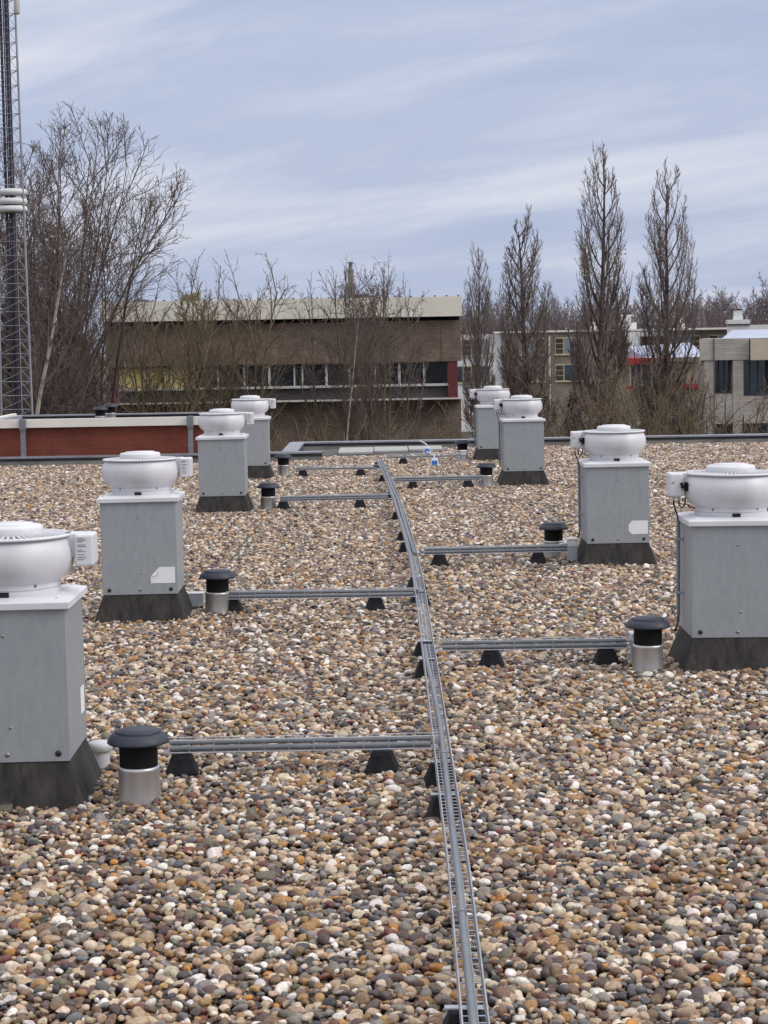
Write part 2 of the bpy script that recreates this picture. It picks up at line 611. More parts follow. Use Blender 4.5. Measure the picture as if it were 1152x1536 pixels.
def stone_patch(seed, n):
    rng = np.random.default_rng(seed)
    SV, SF = cube_sphere(n)
    low = rsa(rng, 0.0245, 5000)
    top = rsa(rng, 0.0188, 13000)
    P = np.concatenate([np.c_[low, rng.uniform(-0.040, -0.028, len(low))], np.c_[top, rng.uniform(-0.024, -0.006, len(top))]])
    m = len(P)
    a = np.clip(rng.lognormal(math.log(0.0148), 0.31, m), 0.0085, 0.031)
    ax = np.c_[a, a * rng.uniform(0.62, 0.95, m), a * rng.uniform(0.42, 0.72, m)]
    pw = rng.uniform(0.72, 1.0, m)[:, None, None]
    V = np.sign(SV)[None] * np.abs(SV)[None] ** pw
    k = rng.normal(0, 1.5, (m, 3, 3))
    ph = rng.uniform(0, 6.28, (m, 1, 3))
    lump = 1 + 0.075 * np.sin(np.einsum('vc,mkc->mvk', SV, k) + ph).sum(axis=2)
    V = V * lump[:, :, None] * ax[:, None, :]
    # broken, flattened sides
    for q in range(6):
        nk = rng.normal(0, 1, (m, 3))
        nk /= np.linalg.norm(nk, axis=1, keepdims=True)
        rr = np.linalg.norm(nk * ax, axis=1) * rng.uniform(0.62, 1.12, m)
        ex = np.maximum(np.einsum('mvi,mi->mv', V, nk) - rr[:, None], 0)
        V = V - 0.92 * ex[:, :, None] * nk[:, None, :]
    # lie flat, a few stand on edge
    tilt = rng.normal(0, 0.30, (m, 2))
    up = rng.random(m) < 0.07
    tilt[up] = rng.uniform(-1.4, 1.4, (up.sum(), 2))
    az = rng.uniform(0, 2 * math.pi, m)
    cx, sx, cy, sy, cz, sz = np.cos(tilt[:, 0]), np.sin(tilt[:, 0]), np.cos(tilt[:, 1]), np.sin(tilt[:, 1]), np.cos(az), np.sin(az)
    o, z = np.ones(m), np.zeros(m)
    RX = np.array([[o, z, z], [z, cx, -sx], [z, sx, cx]]).transpose(2, 0, 1)
    RY = np.array([[cy, z, sy], [z, o, z], [-sy, z, cy]]).transpose(2, 0, 1)
    RZ = np.array([[cz, -sz, z], [sz, cz, z], [z, z, o]]).transpose(2, 0, 1)
    Rm = RX @ RY @ RZ
    V = np.einsum('mij,mvj->mvi', Rm, V)
    P[:, 0:2] -= 0.5
    V = (V + P[:, None, :]).reshape(-1, 3)
    F = (SF[None] + (np.arange(m) * len(SV))[:, None, None]).reshape(-1, 4)
    me = np_mesh("pebble_patch", V, F, M['stones'], smooth=True)
    pal = np.array([c for c, _ in STONES])
    wt = np.array([w for _, w in STONES], dtype=float)
    ci = rng.choice(len(pal), m, p=wt / wt.sum())
    col = pal[ci] * rng.uniform(0.80, 1.22, (m, 1)) * rng.uniform(0.965, 1.035, (m, 3))
    at = me.attributes.new("stone_colour", 'FLOAT_COLOR', 'POINT')
    c4 = np.c_[np.repeat(col, len(SV), axis=0), np.ones(m * len(SV))].astype(np.float32)
    at.data.foreach_set('color', c4.ravel())
    return me


def make_gravel():
    """one gravel bed: its own mesh is one point per square metre, each point carries a square metre of pebbles"""
    NEAR, FAR = 7, 6
    lib = bpy.data.collections.new("pebble_patches")
    for i in range(NEAR + FAR):
        o = bpy.data.objects.new("pebbles_%02d" % i, stone_patch(100 + i, 4 if i < NEAR else 3))
        lib.objects.link(o)
    rng = np.random.default_rng(5)
    pts, rot, idx = [], [], []
    last = [[None] * 60 for _ in range(60)]
    for j in range(30):
        y = 31.30 - 0.5 - j
        if y < 2.3:
            continue
        for i in range(-9, 10):
            x = -1.33 + 0.5 + i
            if abs(x) > 0.2 * y + 2.6:
                continue
            x0, x1 = x - 0.5, x + 0.5
            if x1 < -1.3 and y > 28.3:
                continue
            if -1.3 < x < 0.6 and y > 29.3:
                continue
            if x < -8 or x > 9:
                continue
            near = y < 13.5
            q = int(rng.integers(0, NEAR)) if near else NEAR + int(rng.integers(0, FAR))
            pts.append((x, y, 0.0))
            rot.append((0.0, 0.0, math.pi / 2 * int(rng.integers(0, 4))))
            idx.append(q)
    me = bpy.data.meshes.new("gravel")
    me.from_pydata(pts, [], [])
    a = me.attributes.new("patch_turn", 'FLOAT_VECTOR', 'POINT')
    a.data.foreach_set('vector', np.array(rot, dtype=np.float32).ravel())
    a = me.attributes.new("patch_index", 'INT', 'POINT')
    a.data.foreach_set('value', np.array(idx, dtype=np.int32))
    me.materials.append(M['stones'])
    ob = bpy.data.objects.new("gravel", me)
    COL.objects.link(ob)
    ng = bpy.data.node_groups.new("pebble_bed", 'GeometryNodeTree')
    ng.interface.new_socket("Geometry", in_out='INPUT', socket_type='NodeSocketGeometry')
    ng.interface.new_socket("Geometry", in_out='OUTPUT', socket_type='NodeSocketGeometry')
    N, L = ng.nodes, ng.links
    gi, go = N.new('NodeGroupInput'), N.new('NodeGroupOutput')
    ci = N.new('GeometryNodeCollectionInfo')
    ci.inputs['Collection'].default_value = lib
    ci.inputs['Separate Children'].default_value = True
    ci.inputs['Reset Children'].default_value = True
    ip = N.new('GeometryNodeInstanceOnPoints')
    ip.inputs['Pick Instance'].default_value = True
    an = N.new('GeometryNodeInputNamedAttribute')
    an.data_type = 'INT'
    an.inputs['Name'].default_value = "patch_index"
    ar = N.new('GeometryNodeInputNamedAttribute')
    ar.data_type = 'FLOAT_VECTOR'
    ar.inputs['Name'].default_value = "patch_turn"
    L.new(gi.outputs[0], ip.inputs['Points'])
    L.new(ci.outputs[0], ip.inputs['Instance'])
    L.new(an.outputs[0], ip.inputs['Instance Index'])
    L.new(ar.outputs[0], ip.inputs['Rotation'])
    L.new(ip.outputs[0], go.inputs[0])
    md = ob.modifiers.new("pebbles", 'NODES')
    md.node_group = ng
    tag(ob, 'loose multicoloured river pebbles covering the flat roof', 'gravel', kind='stuff')


make_gravel()

# ------------------------------------------------------------------ roof edging
TRIM_G = 'raised trims along the roof edge'


def edging(label, x0, x1, y0, y1, axis):
    """upstand of dark felt, felt skirt at its foot, aluminium capping; runs along x or along y"""
    t = thing('roof_edging', label, 'roof edging', ((x0 + x1) / 2, (y0 + y1) / 2, 0), 0, TRIM_G)
    hx, hy = (x1 - x0) / 2, (y1 - y0) / 2
    u = MB()
    s = MB()
    c = MB()
    if axis == 'x':
        u.box(-hx, hx, -hy + 0.05, hy, -0.03, 0.085)
        s.prism([(0, 0), (1, 0), (1, 1)], 0, 1) if False else None
        s.add([(-hx, -hy - 0.05, -0.03), (hx, -hy - 0.05, -0.03), (hx, -hy + 0.047, 0.045), (-hx, -hy + 0.047, 0.045),
               (-hx, -hy + 0.047, -0.03), (hx, -hy + 0.047, -0.03)], [(0, 1, 2, 3), (0, 3, 4), (1, 5, 2), (3, 2, 5, 4), (0, 4, 5, 1)])
        n = max(1, int(round(2 * hx / 2.5)))
        for i in range(n):
            a, b = -hx + 2 * hx * i / n, -hx + 2 * hx * (i + 1) / n
            j = random.uniform(-0.004, 0.004)
            c.box(a + 0.004, b - 0.004, -hy + 0.035, hy + 0.02, 0.088 + j, 0.112 + j)
    else:
        u.box(-hx, hx, -hy, hy, -0.03, 0.085)
        s.box(-hx - 0.09, -hx - 0.003, -hy, hy, -0.03, 0.03)
        n = max(1, int(round(2 * hy / 1.0)))
        for i in range(n):
            a, b = -hy + 2 * hy * i / n, -hy + 2 * hy * (i + 1) / n
            c.box(-hx - 0.02, hx + 0.02, a + 0.006, b - 0.006, 0.088, 0.118)
    u.build('upstand', M['trimdark'], t)
    s.build('felt_skirt', M['bitumen'], t)
    c.build('capping', M['trim'], t)
    return t


edging('dark felt edge with aluminium capping in front of the red brick wall', -8.5, -0.85, 28.40, 28.60, 'x')
edging('short silver capped edge running away at the corner beside the bare bitumen', -1.40, -1.22, 28.63, 31.12, 'y')
edging('long dark far edge with aluminium capping in front of the bushes', -1.40, 9.5, 31.18, 31.42, 'x')

pv = [(-0.65, 29.50, 0.51, 1.35, 'pale concrete paver at the left end of the row of three'),
      (-0.13, 29.78, 0.50, 1.15, 'pale concrete paver in the middle of the row of three'),
      (0.385, 30.02, 0.50, 0.95, 'pale concrete paver at the right end of the row of three')]
for x, y, w, d, lb in pv:
    m = MB()
    m.box(0, w, 0, d, 0, 0.035)
    o = m.build('paver', M['paver'], None, 0.004)
    o.location = (x, y, 0.004)
    tag(o, lb, 'paver', 'pavers on the bare roofing')

# ------------------------------------------------------------------ roof fan units
FAN_G = 'roof fans in two rows along the cable tray'


def make_fan(side):
    """side +1: switch box on its right (left row); -1: on its left (right row)"""
    t = thing('roof_fan', 'grey roof fan', 'roof fan', (0, 0, 0), 0, FAN_G)
    h = 0.225
    m = MB()
    m.frustum(0.285, 0.285, -0.03, 0.222, 0.222, 0.155)
    m.build('curb', M['curb'], t, 0.008)
    m = MB()
    m.box(-h, h, -h, h, 0.150, 0.712)
    # folded sheet: front and back cover plates sit proud of the side panels
    m.box(-h - 0.0015, h + 0.0015, -h - 0.0032, -h - 0.0002, 0.149, 0.711)
    m.box(-h - 0.0015, h + 0.0015, h + 0.0002, h + 0.0032, 0.149, 0.711)
    hs = m.build('housing', M['box'], t, 0.0025)
    for x in (-0.185, 0.185):
        b = MB()
        b.lathe([(0.0, 0.006), (0.009, 0.005), (0.012, 0.0), (0.012, 0.0), (0.012, -0.004)], 14)
        bo = b.build('bolt', M['bolt'], hs)
        bo.location = (x, -h - 0.0034, 0.178)
        bo.rotation_euler = (R_(90), 0, 0)
    b = MB()
    b.lathe([(0.0, 0.005), (0.006, 0.004), (0.009, 0.0), (0.009, 0.0), (0.009, -0.004)], 12)
    bo = b.build('screw', M['steelbolt'], hs)
    bo.location = (0, -h - 0.0034, 0.177)
    bo.rotation_euler = (R_(90), 0, 0)
    for x, z in ((0.0, 0.61), (0.015, 0.275)):
        b = MB()
        b.lathe([(0.0, 0.003), (0.004, 0.002), (0.006, 0.0), (0.006, 0.0), (0.006, -0.003)], 10)
        bo = b.build('rivet', M['steelbolt'], hs)
        bo.location = (x, -h - 0.0034, z)
        bo.rotation_euler = (R_(90), 0, 0)
    m = MB()
    q = h + 0.021
    vs = [(sx * q, sy * q, z) for z in (0.705, 0.731) for sx, sy in ((-1, -1), (1, -1), (1, 1), (-1, 1))]
    vs += [(sx * 0.19, sy * 0.19, 0.744) for sx, sy in ((-1, -1), (1, -1), (1, 1), (-1, 1))]
    m.add(vs, [(0, 3, 2, 1)] + [(i, (i + 1) % 4, (i + 1) % 4 + 4, i + 4) for i in range(4)]
          + [(i + 4, (i + 1) % 4 + 4, (i + 1) % 4 + 8, i + 8) for i in range(4)] + [(8, 9, 10, 11)])
    for sx in (-1, 1):
        for sy in (-1, 1):
            m.lathe([(0.0, 0.748), (0.008, 0.747), (0.009, 0.735)], 10, sx * 0.2, sy * 0.2)
    m.build('lid', M['lid'], t, 0.003)
    m = MB()
    m.lathe([(0.18, 0.742), (0.182, 0.748), (0.182, 0.762), (0.182, 0.762), (0.177, 0.763), (0.177, 0.763), (0.177, 0.766), (0.177, 0.766),
             (0.1805, 0.767), (0.1805, 0.767), (0.179, 0.79)], 56)
    nk = m.build('neck', M['lid'], t)
    m = MB()
    m.box(-0.020, 0.020, -0.186, -0.165, 0.744, 0.7625)
    m.build('drain_slot', M['dark'], nk)
    for ang in (-128, -52):
        a = R_(ang)
        b = MB()
        b.lathe([(0.0, 0.004), (0.004, 0.003), (0.006, 0.0), (0.006, 0.0), (0.006, -0.006)], 10)
        bo = b.build('screw', M['steelbolt'], nk)
        bo.location = (0.1805 * math.cos(a), 0.1805 * math.sin(a), 0.779)
        bo.rotation_euler = (R_(90), 0, a + R_(90))
    m = MB()
    prof = [(0.178, 0.785), (0.190, 0.792), (0.206, 0.803), (0.220, 0.819), (0.230, 0.840), (0.2345, 0.865), (0.2345, 0.888),
            (0.230, 0.910), (0.222, 0.928), (0.214, 0.942), (0.210, 0.948), (0.205, 0.948), (0.20, 0.93), (0.19, 0.90), (0.12, 0.90)]
    m.lathe(prof, 64)
    m.build('bowl', M['bowl'], t)
    m = MB()
    m.lathe([(0.205, 0.947), (0.226, 0.948), (0.228, 0.951), (0.228, 0.955), (0.225, 0.958), (0.206, 0.958), (0.205, 0.947)], 64)
    for k in range(48):
        a = 2 * math.pi * k / 48
        c, s = math.cos(a), math.sin(a)
        w = 0.0035
        vs = []
        for r in (0.115, 0.21):
            zz = 0.962 if r < 0.15 else 0.956
            for dw, dz in ((-w, 0), (w, 0), (w, -0.006), (-w, -0.006)):
                vs.append((r * c - dw * s, r * s + dw * c, zz + dz))
        m.add(vs, [(0, 1, 5, 4), (1, 2, 6, 5), (2, 3, 7, 6), (3, 0, 4, 7)])
    m.build('rim_grille', M['lid'], t)
    m = MB()
    m.lathe([(0.115, 0.94), (0.123, 0.95), (0.123, 0.983), (0.117, 0.991), (0.105, 0.993), (0.105, 0.993), (0.09, 0.993), (0.088, 0.999), (0.0, 1.0)], 48)
    m.build('cap', M['lid'], t)
    # switch box on a bracket
    x0, x1 = 0.246, 0.313
    m = MB()
    m.box(side * x0 if side > 0 else -x1, side * x1 if side > 0 else -x0, -0.055, 0.085, 0.838, 0.955)
    sb = m.build('switch_box', M['lid'], t, 0.008)
    m = MB()
    m.box(min(side * 0.20, side * 0.262), max(side * 0.20, side * 0.262), -0.03, 0.06, 0.87, 0.958)
    m.build('bracket', M['lid'], t, 0.004)
    if side > 0:
        m = MB()
        for i, (z, w) in enumerate(((0.940, 0.026), (0.934, 0.034), (0.928, 0.022), (0.916, 0.03), (0.910, 0.034), (0.898, 0.018), (0.892, 0.03), (0.880, 0.026), (0.870, 0.032), (0.862, 0.024))):
            m.box(0.255, 0.255 + w, -0.0560, -0.0552, z, z + 0.0022)
        m.build('label_print', M['print'], sb)
    else:
        m = MB()
        for z in (0.905, 0.911):
            m.box(-0.305, -0.290, -0.0560, -0.0552, z, z + 0.003)
        m.build('label_print', M['print'], sb)
        m = MB()
        m.box(-0.258, -0.226, -0.078, -0.05, 0.882, 0.898)
        m.box(-0.240, -0.224, -0.078, -0.04, 0.868, 0.912)
        m.box(-0.262, -0.249, -0.075, -0.05, 0.90, 0.91)
        m.build('clamp', M['blackpvc'], t, 0.003)
        for i, (xs, dz) in enumerate(((-0.29, 0.0), (-0.262, 0.012))):
            m = MB()
            m.lathe([(0.008, 0.84), (0.008, 0.822), (0.005, 0.818)], 10, xs, -0.02)
            m.build('cable_gland', M['lid'], sb)
        m = MB()
        m.tube([(-0.262, -0.02, 0.82), (-0.264, -0.035, 0.795), (-0.255, -0.05, 0.785), (-0.243, -0.055, 0.79), (-0.236, -0.055, 0.81), (-0.235, -0.05, 0.835)], 0.0042, 6)
        m.tube([(-0.29, -0.02, 0.82), (-0.285, -0.01, 0.79), (-0.268, 0.04, 0.755), (-0.256, 0.075, 0.73), (-0.252, 0.09, 0.70)], 0.0048, 6)
        m.tube([(-0.225, -0.06, 0.80), (-0.215, -0.075, 0.785), (-0.205, -0.09, 0.79), (-0.195, -0.1, 0.786)], 0.004, 6)
        m.build('cable', M['cable'], t)
        m = MB()
        m.tube([(-0.25, 0.09, 0.71), (-0.25, 0.09, 0.225)], 0.010, 10)
        cd = m.build('riser_conduit', M['conduit'], t)
        for z in (0.605, 0.33):
            m = MB()
            m.box(-0.265, -0.228, 0.074, 0.106, z, z + 0.014)
            m.build('clip', M['greyplastic'], cd, 0.002)
        m = MB()
        m.tube([(-0.25, 0.09, 0.235), (-0.25, 0.085, 0.205), (-0.262, 0.03, 0.188), (-0.285, -0.05, 0.165)], 0.006, 7)
        m.build('tail_cable', M['cable'], t)
    return t


def sticker(parent, kind):
    m = MB()
    y0, y1 = -0.2300, -0.2285
    if kind == 'peeled':
        pts = [(0.065, 0.215), (0.065, 0.255), (0.118, 0.312), (0.212, 0.312), (0.212, 0.215)]
        m.prism(pts[::-1], y0, y1)
        # the loose corner curls over towards the viewer
        m.add([(0.066, y0 - 0.001, 0.256), (0.117, y0 - 0.001, 0.311), (0.098, y0 - 0.016, 0.266)], [(0, 2, 1), (0, 1, 2)])
    elif kind == 'clipped':
        pts = [(0.075, 0.238), (0.075, 0.282), (0.10, 0.312), (0.215, 0.312), (0.215, 0.214), (0.098, 0.214)]
        m.prism(pts[::-1], y0, y1)
    else:  # on the right side panel
        m.box(0.2254, 0.2268, 0.10, 0.19, 0.26, 0.36)
    return m.build('sticker', M['sticker'], parent)


SLOPE = 0.0134
fanL, fanR = make_fan(1), make_fan(-1)
FANS = [('L', -1.380, 7.29, 'side', 'grey roof fan at the left edge beside the nearest vent pipe, half out of frame'),
        ('L', -1.475, 12.19, 'peeled', 'grey roof fan in the left row with a white sticker peeling at its corner'),
        ('L', -1.585, 20.00, None, 'grey roof fan in the left row in front of the red brick downpipe'),
        ('L', -1.625, 24.85, None, 'farthest grey roof fan of the left row, half hidden behind its neighbour'),
        ('R', 1.743, 10.03, None, 'largest looking grey roof fan of the right row, cut by the right edge'),
        ('R', 1.700, 14.76, 'clipped', 'grey roof fan in the right row with a white corner-clipped sticker'),
        ('R', 1.585, 22.95, None, 'grey roof fan in the right row overlapping the farthest fan'),
        ('R', 1.515, 27.70, None, 'farthest grey roof fan of the right row, close to the roof edge')]
used = set()
for sd_, x, yf, st, lb in FANS:
    src = fanL if sd_ == 'L' else fanR
    o = copy_tree(src) if sd_ in used else src
    used.add(sd_)
    o.location = (x, yf + 0.225, 0)
    o.rotation_euler = (R_(random.uniform(-0.35, 0.35)), R_(random.uniform(-0.35, 0.35)), R_(0.77 + random.uniform(-1.2, 1.2)))
    o['label'] = lb
    o['_st'] = st or ''
for o in [q for q in COL.objects if q.name.startswith('roof_fan')]:
    k = o['_st']
    del o['_st']
    if k:
        sticker(o, k)

# ------------------------------------------------------------------ vent pipes
VENT_G = 'mushroom capped vent pipes'


def make_vent():
    t = thing('vent_pipe', 'vent', 'vent pipe', (0, 0, 0), 0, VENT_G)
    m = MB()
    m.lathe([(0.079, -0.03), (0.077, 0.0), (0.0745, 0.10), (0.0765, 0.104), (0.0765, 0.112), (0.0735, 0.118), (0.06, 0.118)], 36)
    m.build('sleeve', M['alu'], t)
    m = MB()
    m.lathe([(0.070, 0.11), (0.070, 0.118), (0.070, 0.118), (0.0705, 0.195), (0.0745, 0.205), (0.078, 0.215)], 36)
    m.build('neck', M['blackpvc'], t)
    m = MB()
    m.lathe([(0.07, 0.207), (0.095, 0.203), (0.109, 0.203), (0.1125, 0.206), (0.1125, 0.210), (0.107, 0.222), (0.099, 0.233), (0.090, 0.240), (0.090, 0.240),
             (0.083, 0.2405), (0.083, 0.2405), (0.083, 0.246), (0.080, 0.249), (0.080, 0.249), (0.074, 0.249), (0.072, 0.2515), (0.0, 0.254)], 44)
    m.build('cap', M['bluecap'], t)
    return t


VENTS = [(-0.911, 7.345, 'dark capped vent pipe nearest the camera beside the cut-off left fan'),
         (-1.040, 12.53, 'dark capped vent pipe beside the fan with the peeling sticker'),
         (-1.151, 20.28, 'dark capped vent pipe beside the third fan of the left row'),
         (-1.245, 25.43, 'dark capped vent pipe beside the farthest fan of the left row'),
         (1.302, 10.07, 'dark capped vent pipe beside the largest looking fan of the right row'),
         (1.280, 15.37, 'dark capped vent pipe behind the white box by the clipped-sticker fan'),
         (1.155, 22.87, 'dark capped vent pipe beside the third fan of the right row'),
         (1.097, 28.16, 'dark capped vent pipe close to the far roof edge'),
         (-4.11, 29.75, 'dark capped vent pipe sunk low on the red brick roof, front one'),
         (-4.05, 30.45, 'dark capped vent pipe on the red brick roof, rear one')]
v0 = make_vent()
for i, (x, y, lb) in enumerate(VENTS):
    o = v0 if i == 0 else copy_tree(v0)
    o.location = (x, y, 0.0 if i < 8 else 0.50 + (i - 8) * 0.02)
    o.rotation_euler = (R_(random.uniform(-1, 1)), R_(random.uniform(-1, 1)), R_(random.uniform(0, 360)))
    o['label'] = lb

# ------------------------------------------------------------------ cable trays
TRAY_W, TRAY_T, TRAY_B = 0.060, 0.122, 0.074


def path_pts(pts, step):
    out = []
    P = [Vector(p) for p in pts]
    for a, b in zip(P, P[1:]):
        n = max(1, int(round((b - a).length / step)))
        for i in range(n):
            out.append(a.lerp(b, i / n))
    out.append(P[-1])
    return out


def tray_mesh(pts, step, r=0.0024):
    """welded wire basket along a path in x,y; pts carry a height offset in z"""
    C = path_pts(pts, step)
    segs = []
    rows = []
    for i, c in enumerate(C):
        d = (C[min(i + 1, len(C) - 1)] - C[max(i - 1, 0)])
        d.z = 0
        d.normalize()
        nrm = Vector((-d.y, d.x, 0))
        w = TRAY_W / 2
        row = []
        for off, z in ((-w, TRAY_T), (-w, (TRAY_T + TRAY_B) / 2 - 0.002), (-w, TRAY_B), (-0.01, TRAY_B), (0.01, TRAY_B), (w, TRAY_B), (w, (TRAY_T + TRAY_B) / 2 - 0.002), (w, TRAY_T)):
            row.append(c + nrm * off + Vector((0, 0, z)))
        rows.append(row)

    def sg(a, b, rr):
        segs.append((*a, *b, rr, rr))
    for a, b in zip(rows, rows[1:]):
        for k in (0, 2, 3, 4, 5, 7):
            sg(a[k], b[k], r)
    for row in rows:
        sg(row[0], row[2], r * 0.85)
        sg(row[2], row[5], r * 0.85)
        sg(row[5], row[7], r * 0.85)
    return segs


TRAY_G = 'wire cable trays'
main_pts = [(0.19, 2.6, 0), (0.185, 4.4, 0), (0.200, 5.83, 0), (0.205, 7.71, 0), (0.210, 9.4, -0.004), (0.212, 10.56, -0.012), (0.216, 12.0, -0.014), (0.214, 13.31, -0.008),
            (0.206, 14.6, 0), (0.170, 17.2, 0), (0.125, 19.7, 0), (0.055, 22.7, 0), (-0.055, 26.6, 0)]
t = thing('cable_tray', 'long main wire cable tray running away up the middle of the gravel', 'cable tray', (0, 0, 0), 0, TRAY_G)
wire_obj('wire_basket', tray_mesh(main_pts, 0.05), 5, M['wire'], t)


def conduit(parent, pts, r=0.0105, couplers=()):
    m = MB()
    m.tube(pts, r, 12)
    for a, b in couplers:
        m.tube([a, b], r * 1.22, 12)
    return m.build('conduit', M['conduit'], parent)


def mx(y):
    for (x0, y0, _), (x1, y1, _) in zip(main_pts, main_pts[1:]):
        if y0 <= y <= y1:
            return x0 + (x1 - x0) * (y - y0) / (y1 - y0)
    return main_pts[-1][0]


near = []
for i in range(60):
    y = 2.6 + i * 0.131
    off = 0.005 * math.sin(y * 0.9) + (0 if y < 8.2 else -0.018 * min(1, (y - 8.2) / 1.6))
    near.append((mx(y) + off + 0.002, y, 0.094 - (0 if y < 9.2 else 0.012 * (y - 9.2))))
cps = [((mx(y) + 0.005 * math.sin(y * 0.9) + 0.002, y, 0.094), (mx(y + 0.05) + 0.005 * math.sin((y + 0.05) * 0.9) + 0.002, y + 0.05, 0.094)) for y in (3.4, 5.42, 7.55)]
conduit(t, near, 0.0108, cps)
for off, dz, ph in ((-0.016, 0.0, 0.0), (0.008, 0.004, 1.0), (0.020, -0.003, 2.0)):
    pts = []
    for i in range(60):
        y = (12.6 if off < 0.0 else 14.8) + i * ((26.4 - (12.6 if off < 0 else 14.8)) / 59)
        pts.append((mx(y) + off + 0.004 * math.sin(y * 1.3 + ph), y, 0.093 + dz))
    conduit(t, pts, 0.0095)

BR = [(-0.865, 7.805, 0.195, 7.815, 'wire branch tray at the nearest vent pipe, left of the main tray', 2),
      (-1.0, 12.52, 0.205, 12.49, 'wire branch tray running to the vent by the peeling-sticker fan', 2),
      (-1.05, 20.20, 0.075, 20.26, 'wire branch tray running to the third vent of the left row', 2),
      (-1.10, 25.10, -0.045, 25.00, 'wire branch tray running to the farthest vent of the left row', 1),
      (1.24, 10.27, 0.256, 10.29, 'wire branch tray running to the nearest vent of the right row', 2),
      (1.42, 14.99, 0.262, 14.94, 'wire branch tray running to the white box by the clipped-sticker fan', 2),
      (1.10, 22.78, 0.095, 22.70, 'wire branch tray running to the third vent of the right row', 2),
      (1.02, 27.35, 0.02, 27.25, 'wire branch tray at the far end, right, beside the blue-banded posts', 1)]
for x0, y0, x1, y1, lb, nc in BR:
    t = thing('cable_tray', lb, 'cable tray', (x0, y0, 0), 0, TRAY_G)
    dx, dy = x1 - x0, y1 - y0
    wire_obj('wire_basket', tray_mesh([(0, 0, 0), (dx, dy, 0)], 0.10, 0.0021), 5, M['wire'], t)
    s = 1 if dx > 0 else -1
    for k in range(nc):
        oy = -0.009 + 0.012 * k
        oz = 0.0875 + 0.021 * k
        conduit(t, [(s * 0.02, oy, oz), (dx * 0.35, dy * 0.35 + oy + 0.003, oz), (dx * 0.7, dy * 0.7 + oy - 0.002, oz), (dx - s * 0.03, dy + oy, oz)], 0.0108)

# ------------------------------------------------------------------ rubber feet
FOOT_G = 'black rubber feet under the cable trays'


def make_foot():
    t = thing('tray_foot', 'foot', 'tray foot', (0, 0, 0), 0, FOOT_G)
    m = MB()
    m.frustum(0.052, 0.062, -0.035, 0.048, 0.056, -0.008)
    m.frustum(0.045, 0.052, -0.008, 0.024, 0.030, 0.068)
    m.build('body', M['rubber'], t, 0.004)
    m = MB()
    m.box(-0.034, 0.034, -0.011, 0.011, 0.0685, 0.0725)
    m.build('clip_rail', M['wire'], t)
    m = MB()
    m.lathe([(0.0, 0.002), (0.004, 0.002), (0.004, 0.0)], 10)
    h = m.build('fixing_hole', M['dark'], t)
    h.location = (0, -0.0415, 0.055)
    h.rotation_euler = (R_(66), 0, 0)
    return t


FEET = [(0.184, 4.72, 'black rubber foot at the bottom frame edge under the main tray'),
        (0.207, 7.00, 'black rubber foot under the main tray, just nearer than the first left junction'),
        (0.209, 7.55, 'black rubber foot under the main tray, right at the first left junction'),
        (0.214, 10.02, 'black rubber foot under the main tray, just nearer than the first right junction'),
        (0.214, 10.62, 'black rubber foot under the main tray, just beyond the first right junction'),
        (0.228, 12.75, 'black rubber foot under the main tray at the second left junction'),
        (0.222, 13.55, 'black rubber foot under the main tray, just beyond the second left junction'),
        (0.184, 15.90, 'black rubber foot under the main tray, just beyond the second right junction'),
        (0.174, 16.80, 'black rubber foot under the main tray, midway between the two right junctions'),
        (0.144, 18.80, 'black rubber foot under the main tray, just nearer than the third left junction'),
        (0.090, 21.20, 'black rubber foot under the main tray, just beyond the third left junction'),
        (0.018, 23.95, 'black rubber foot under the main tray, just nearer than the fourth left junction'),
        (-0.055, 26.45, 'black rubber foot under the very far end of the main tray')]
FEETB = [(-0.80, 7.805, 'black rubber foot under the nearest left branch, beside the vent pipe'),
         (-0.025, 7.80, 'black rubber foot under the nearest left branch, towards the main tray'),
         (-0.95, 12.55, 'black rubber foot half hidden behind the vent by the peeling-sticker fan'),
         (-0.064, 12.52, 'black rubber foot under the second left branch, towards the main tray'),
         (-1.00, 20.22, 'black rubber foot under the third left branch, beside its vent'),
         (-0.239, 20.24, 'black rubber foot under the third left branch, towards the main tray'),
         (-0.99, 25.10, 'black rubber foot under the fourth left branch, beside its vent'),
         (-0.28, 25.03, 'black rubber foot under the fourth left branch, towards the main tray'),
         (0.532, 10.29, 'black rubber foot under the nearest right branch, towards the main tray'),
         (1.118, 10.28, 'black rubber foot under the nearest right branch, beside its vent'),
         (0.401, 14.95, 'black rubber foot under the second right branch, towards the main tray'),
         (1.131, 14.98, 'black rubber foot under the second right branch, below the white box'),
         (0.326, 22.72, 'black rubber foot under the third right branch, towards the main tray'),
         (0.946, 22.77, 'black rubber foot under the third right branch, beside its vent'),
         (0.269, 27.27, 'black rubber foot under the far right branch beside the blue-banded posts')]
f0 = make_foot()
for i, (x, y, lb) in enumerate(FEET + FEETB):
    o = f0 if i == 0 else copy_tree(f0)
    o.location = (x - (0.012 if i < len(FEET) else 0), y, 0)
    o.rotation_euler = (0, 0, R_(random.uniform(-7, 7)))
    if i < len(FEET):
        o.scale = (1.45, 1.2, 1.0)
    o['label'] = lb

# ------------------------------------------------------------------ junction boxes, anchors
JB_G = 'small junction boxes at the tray ends'


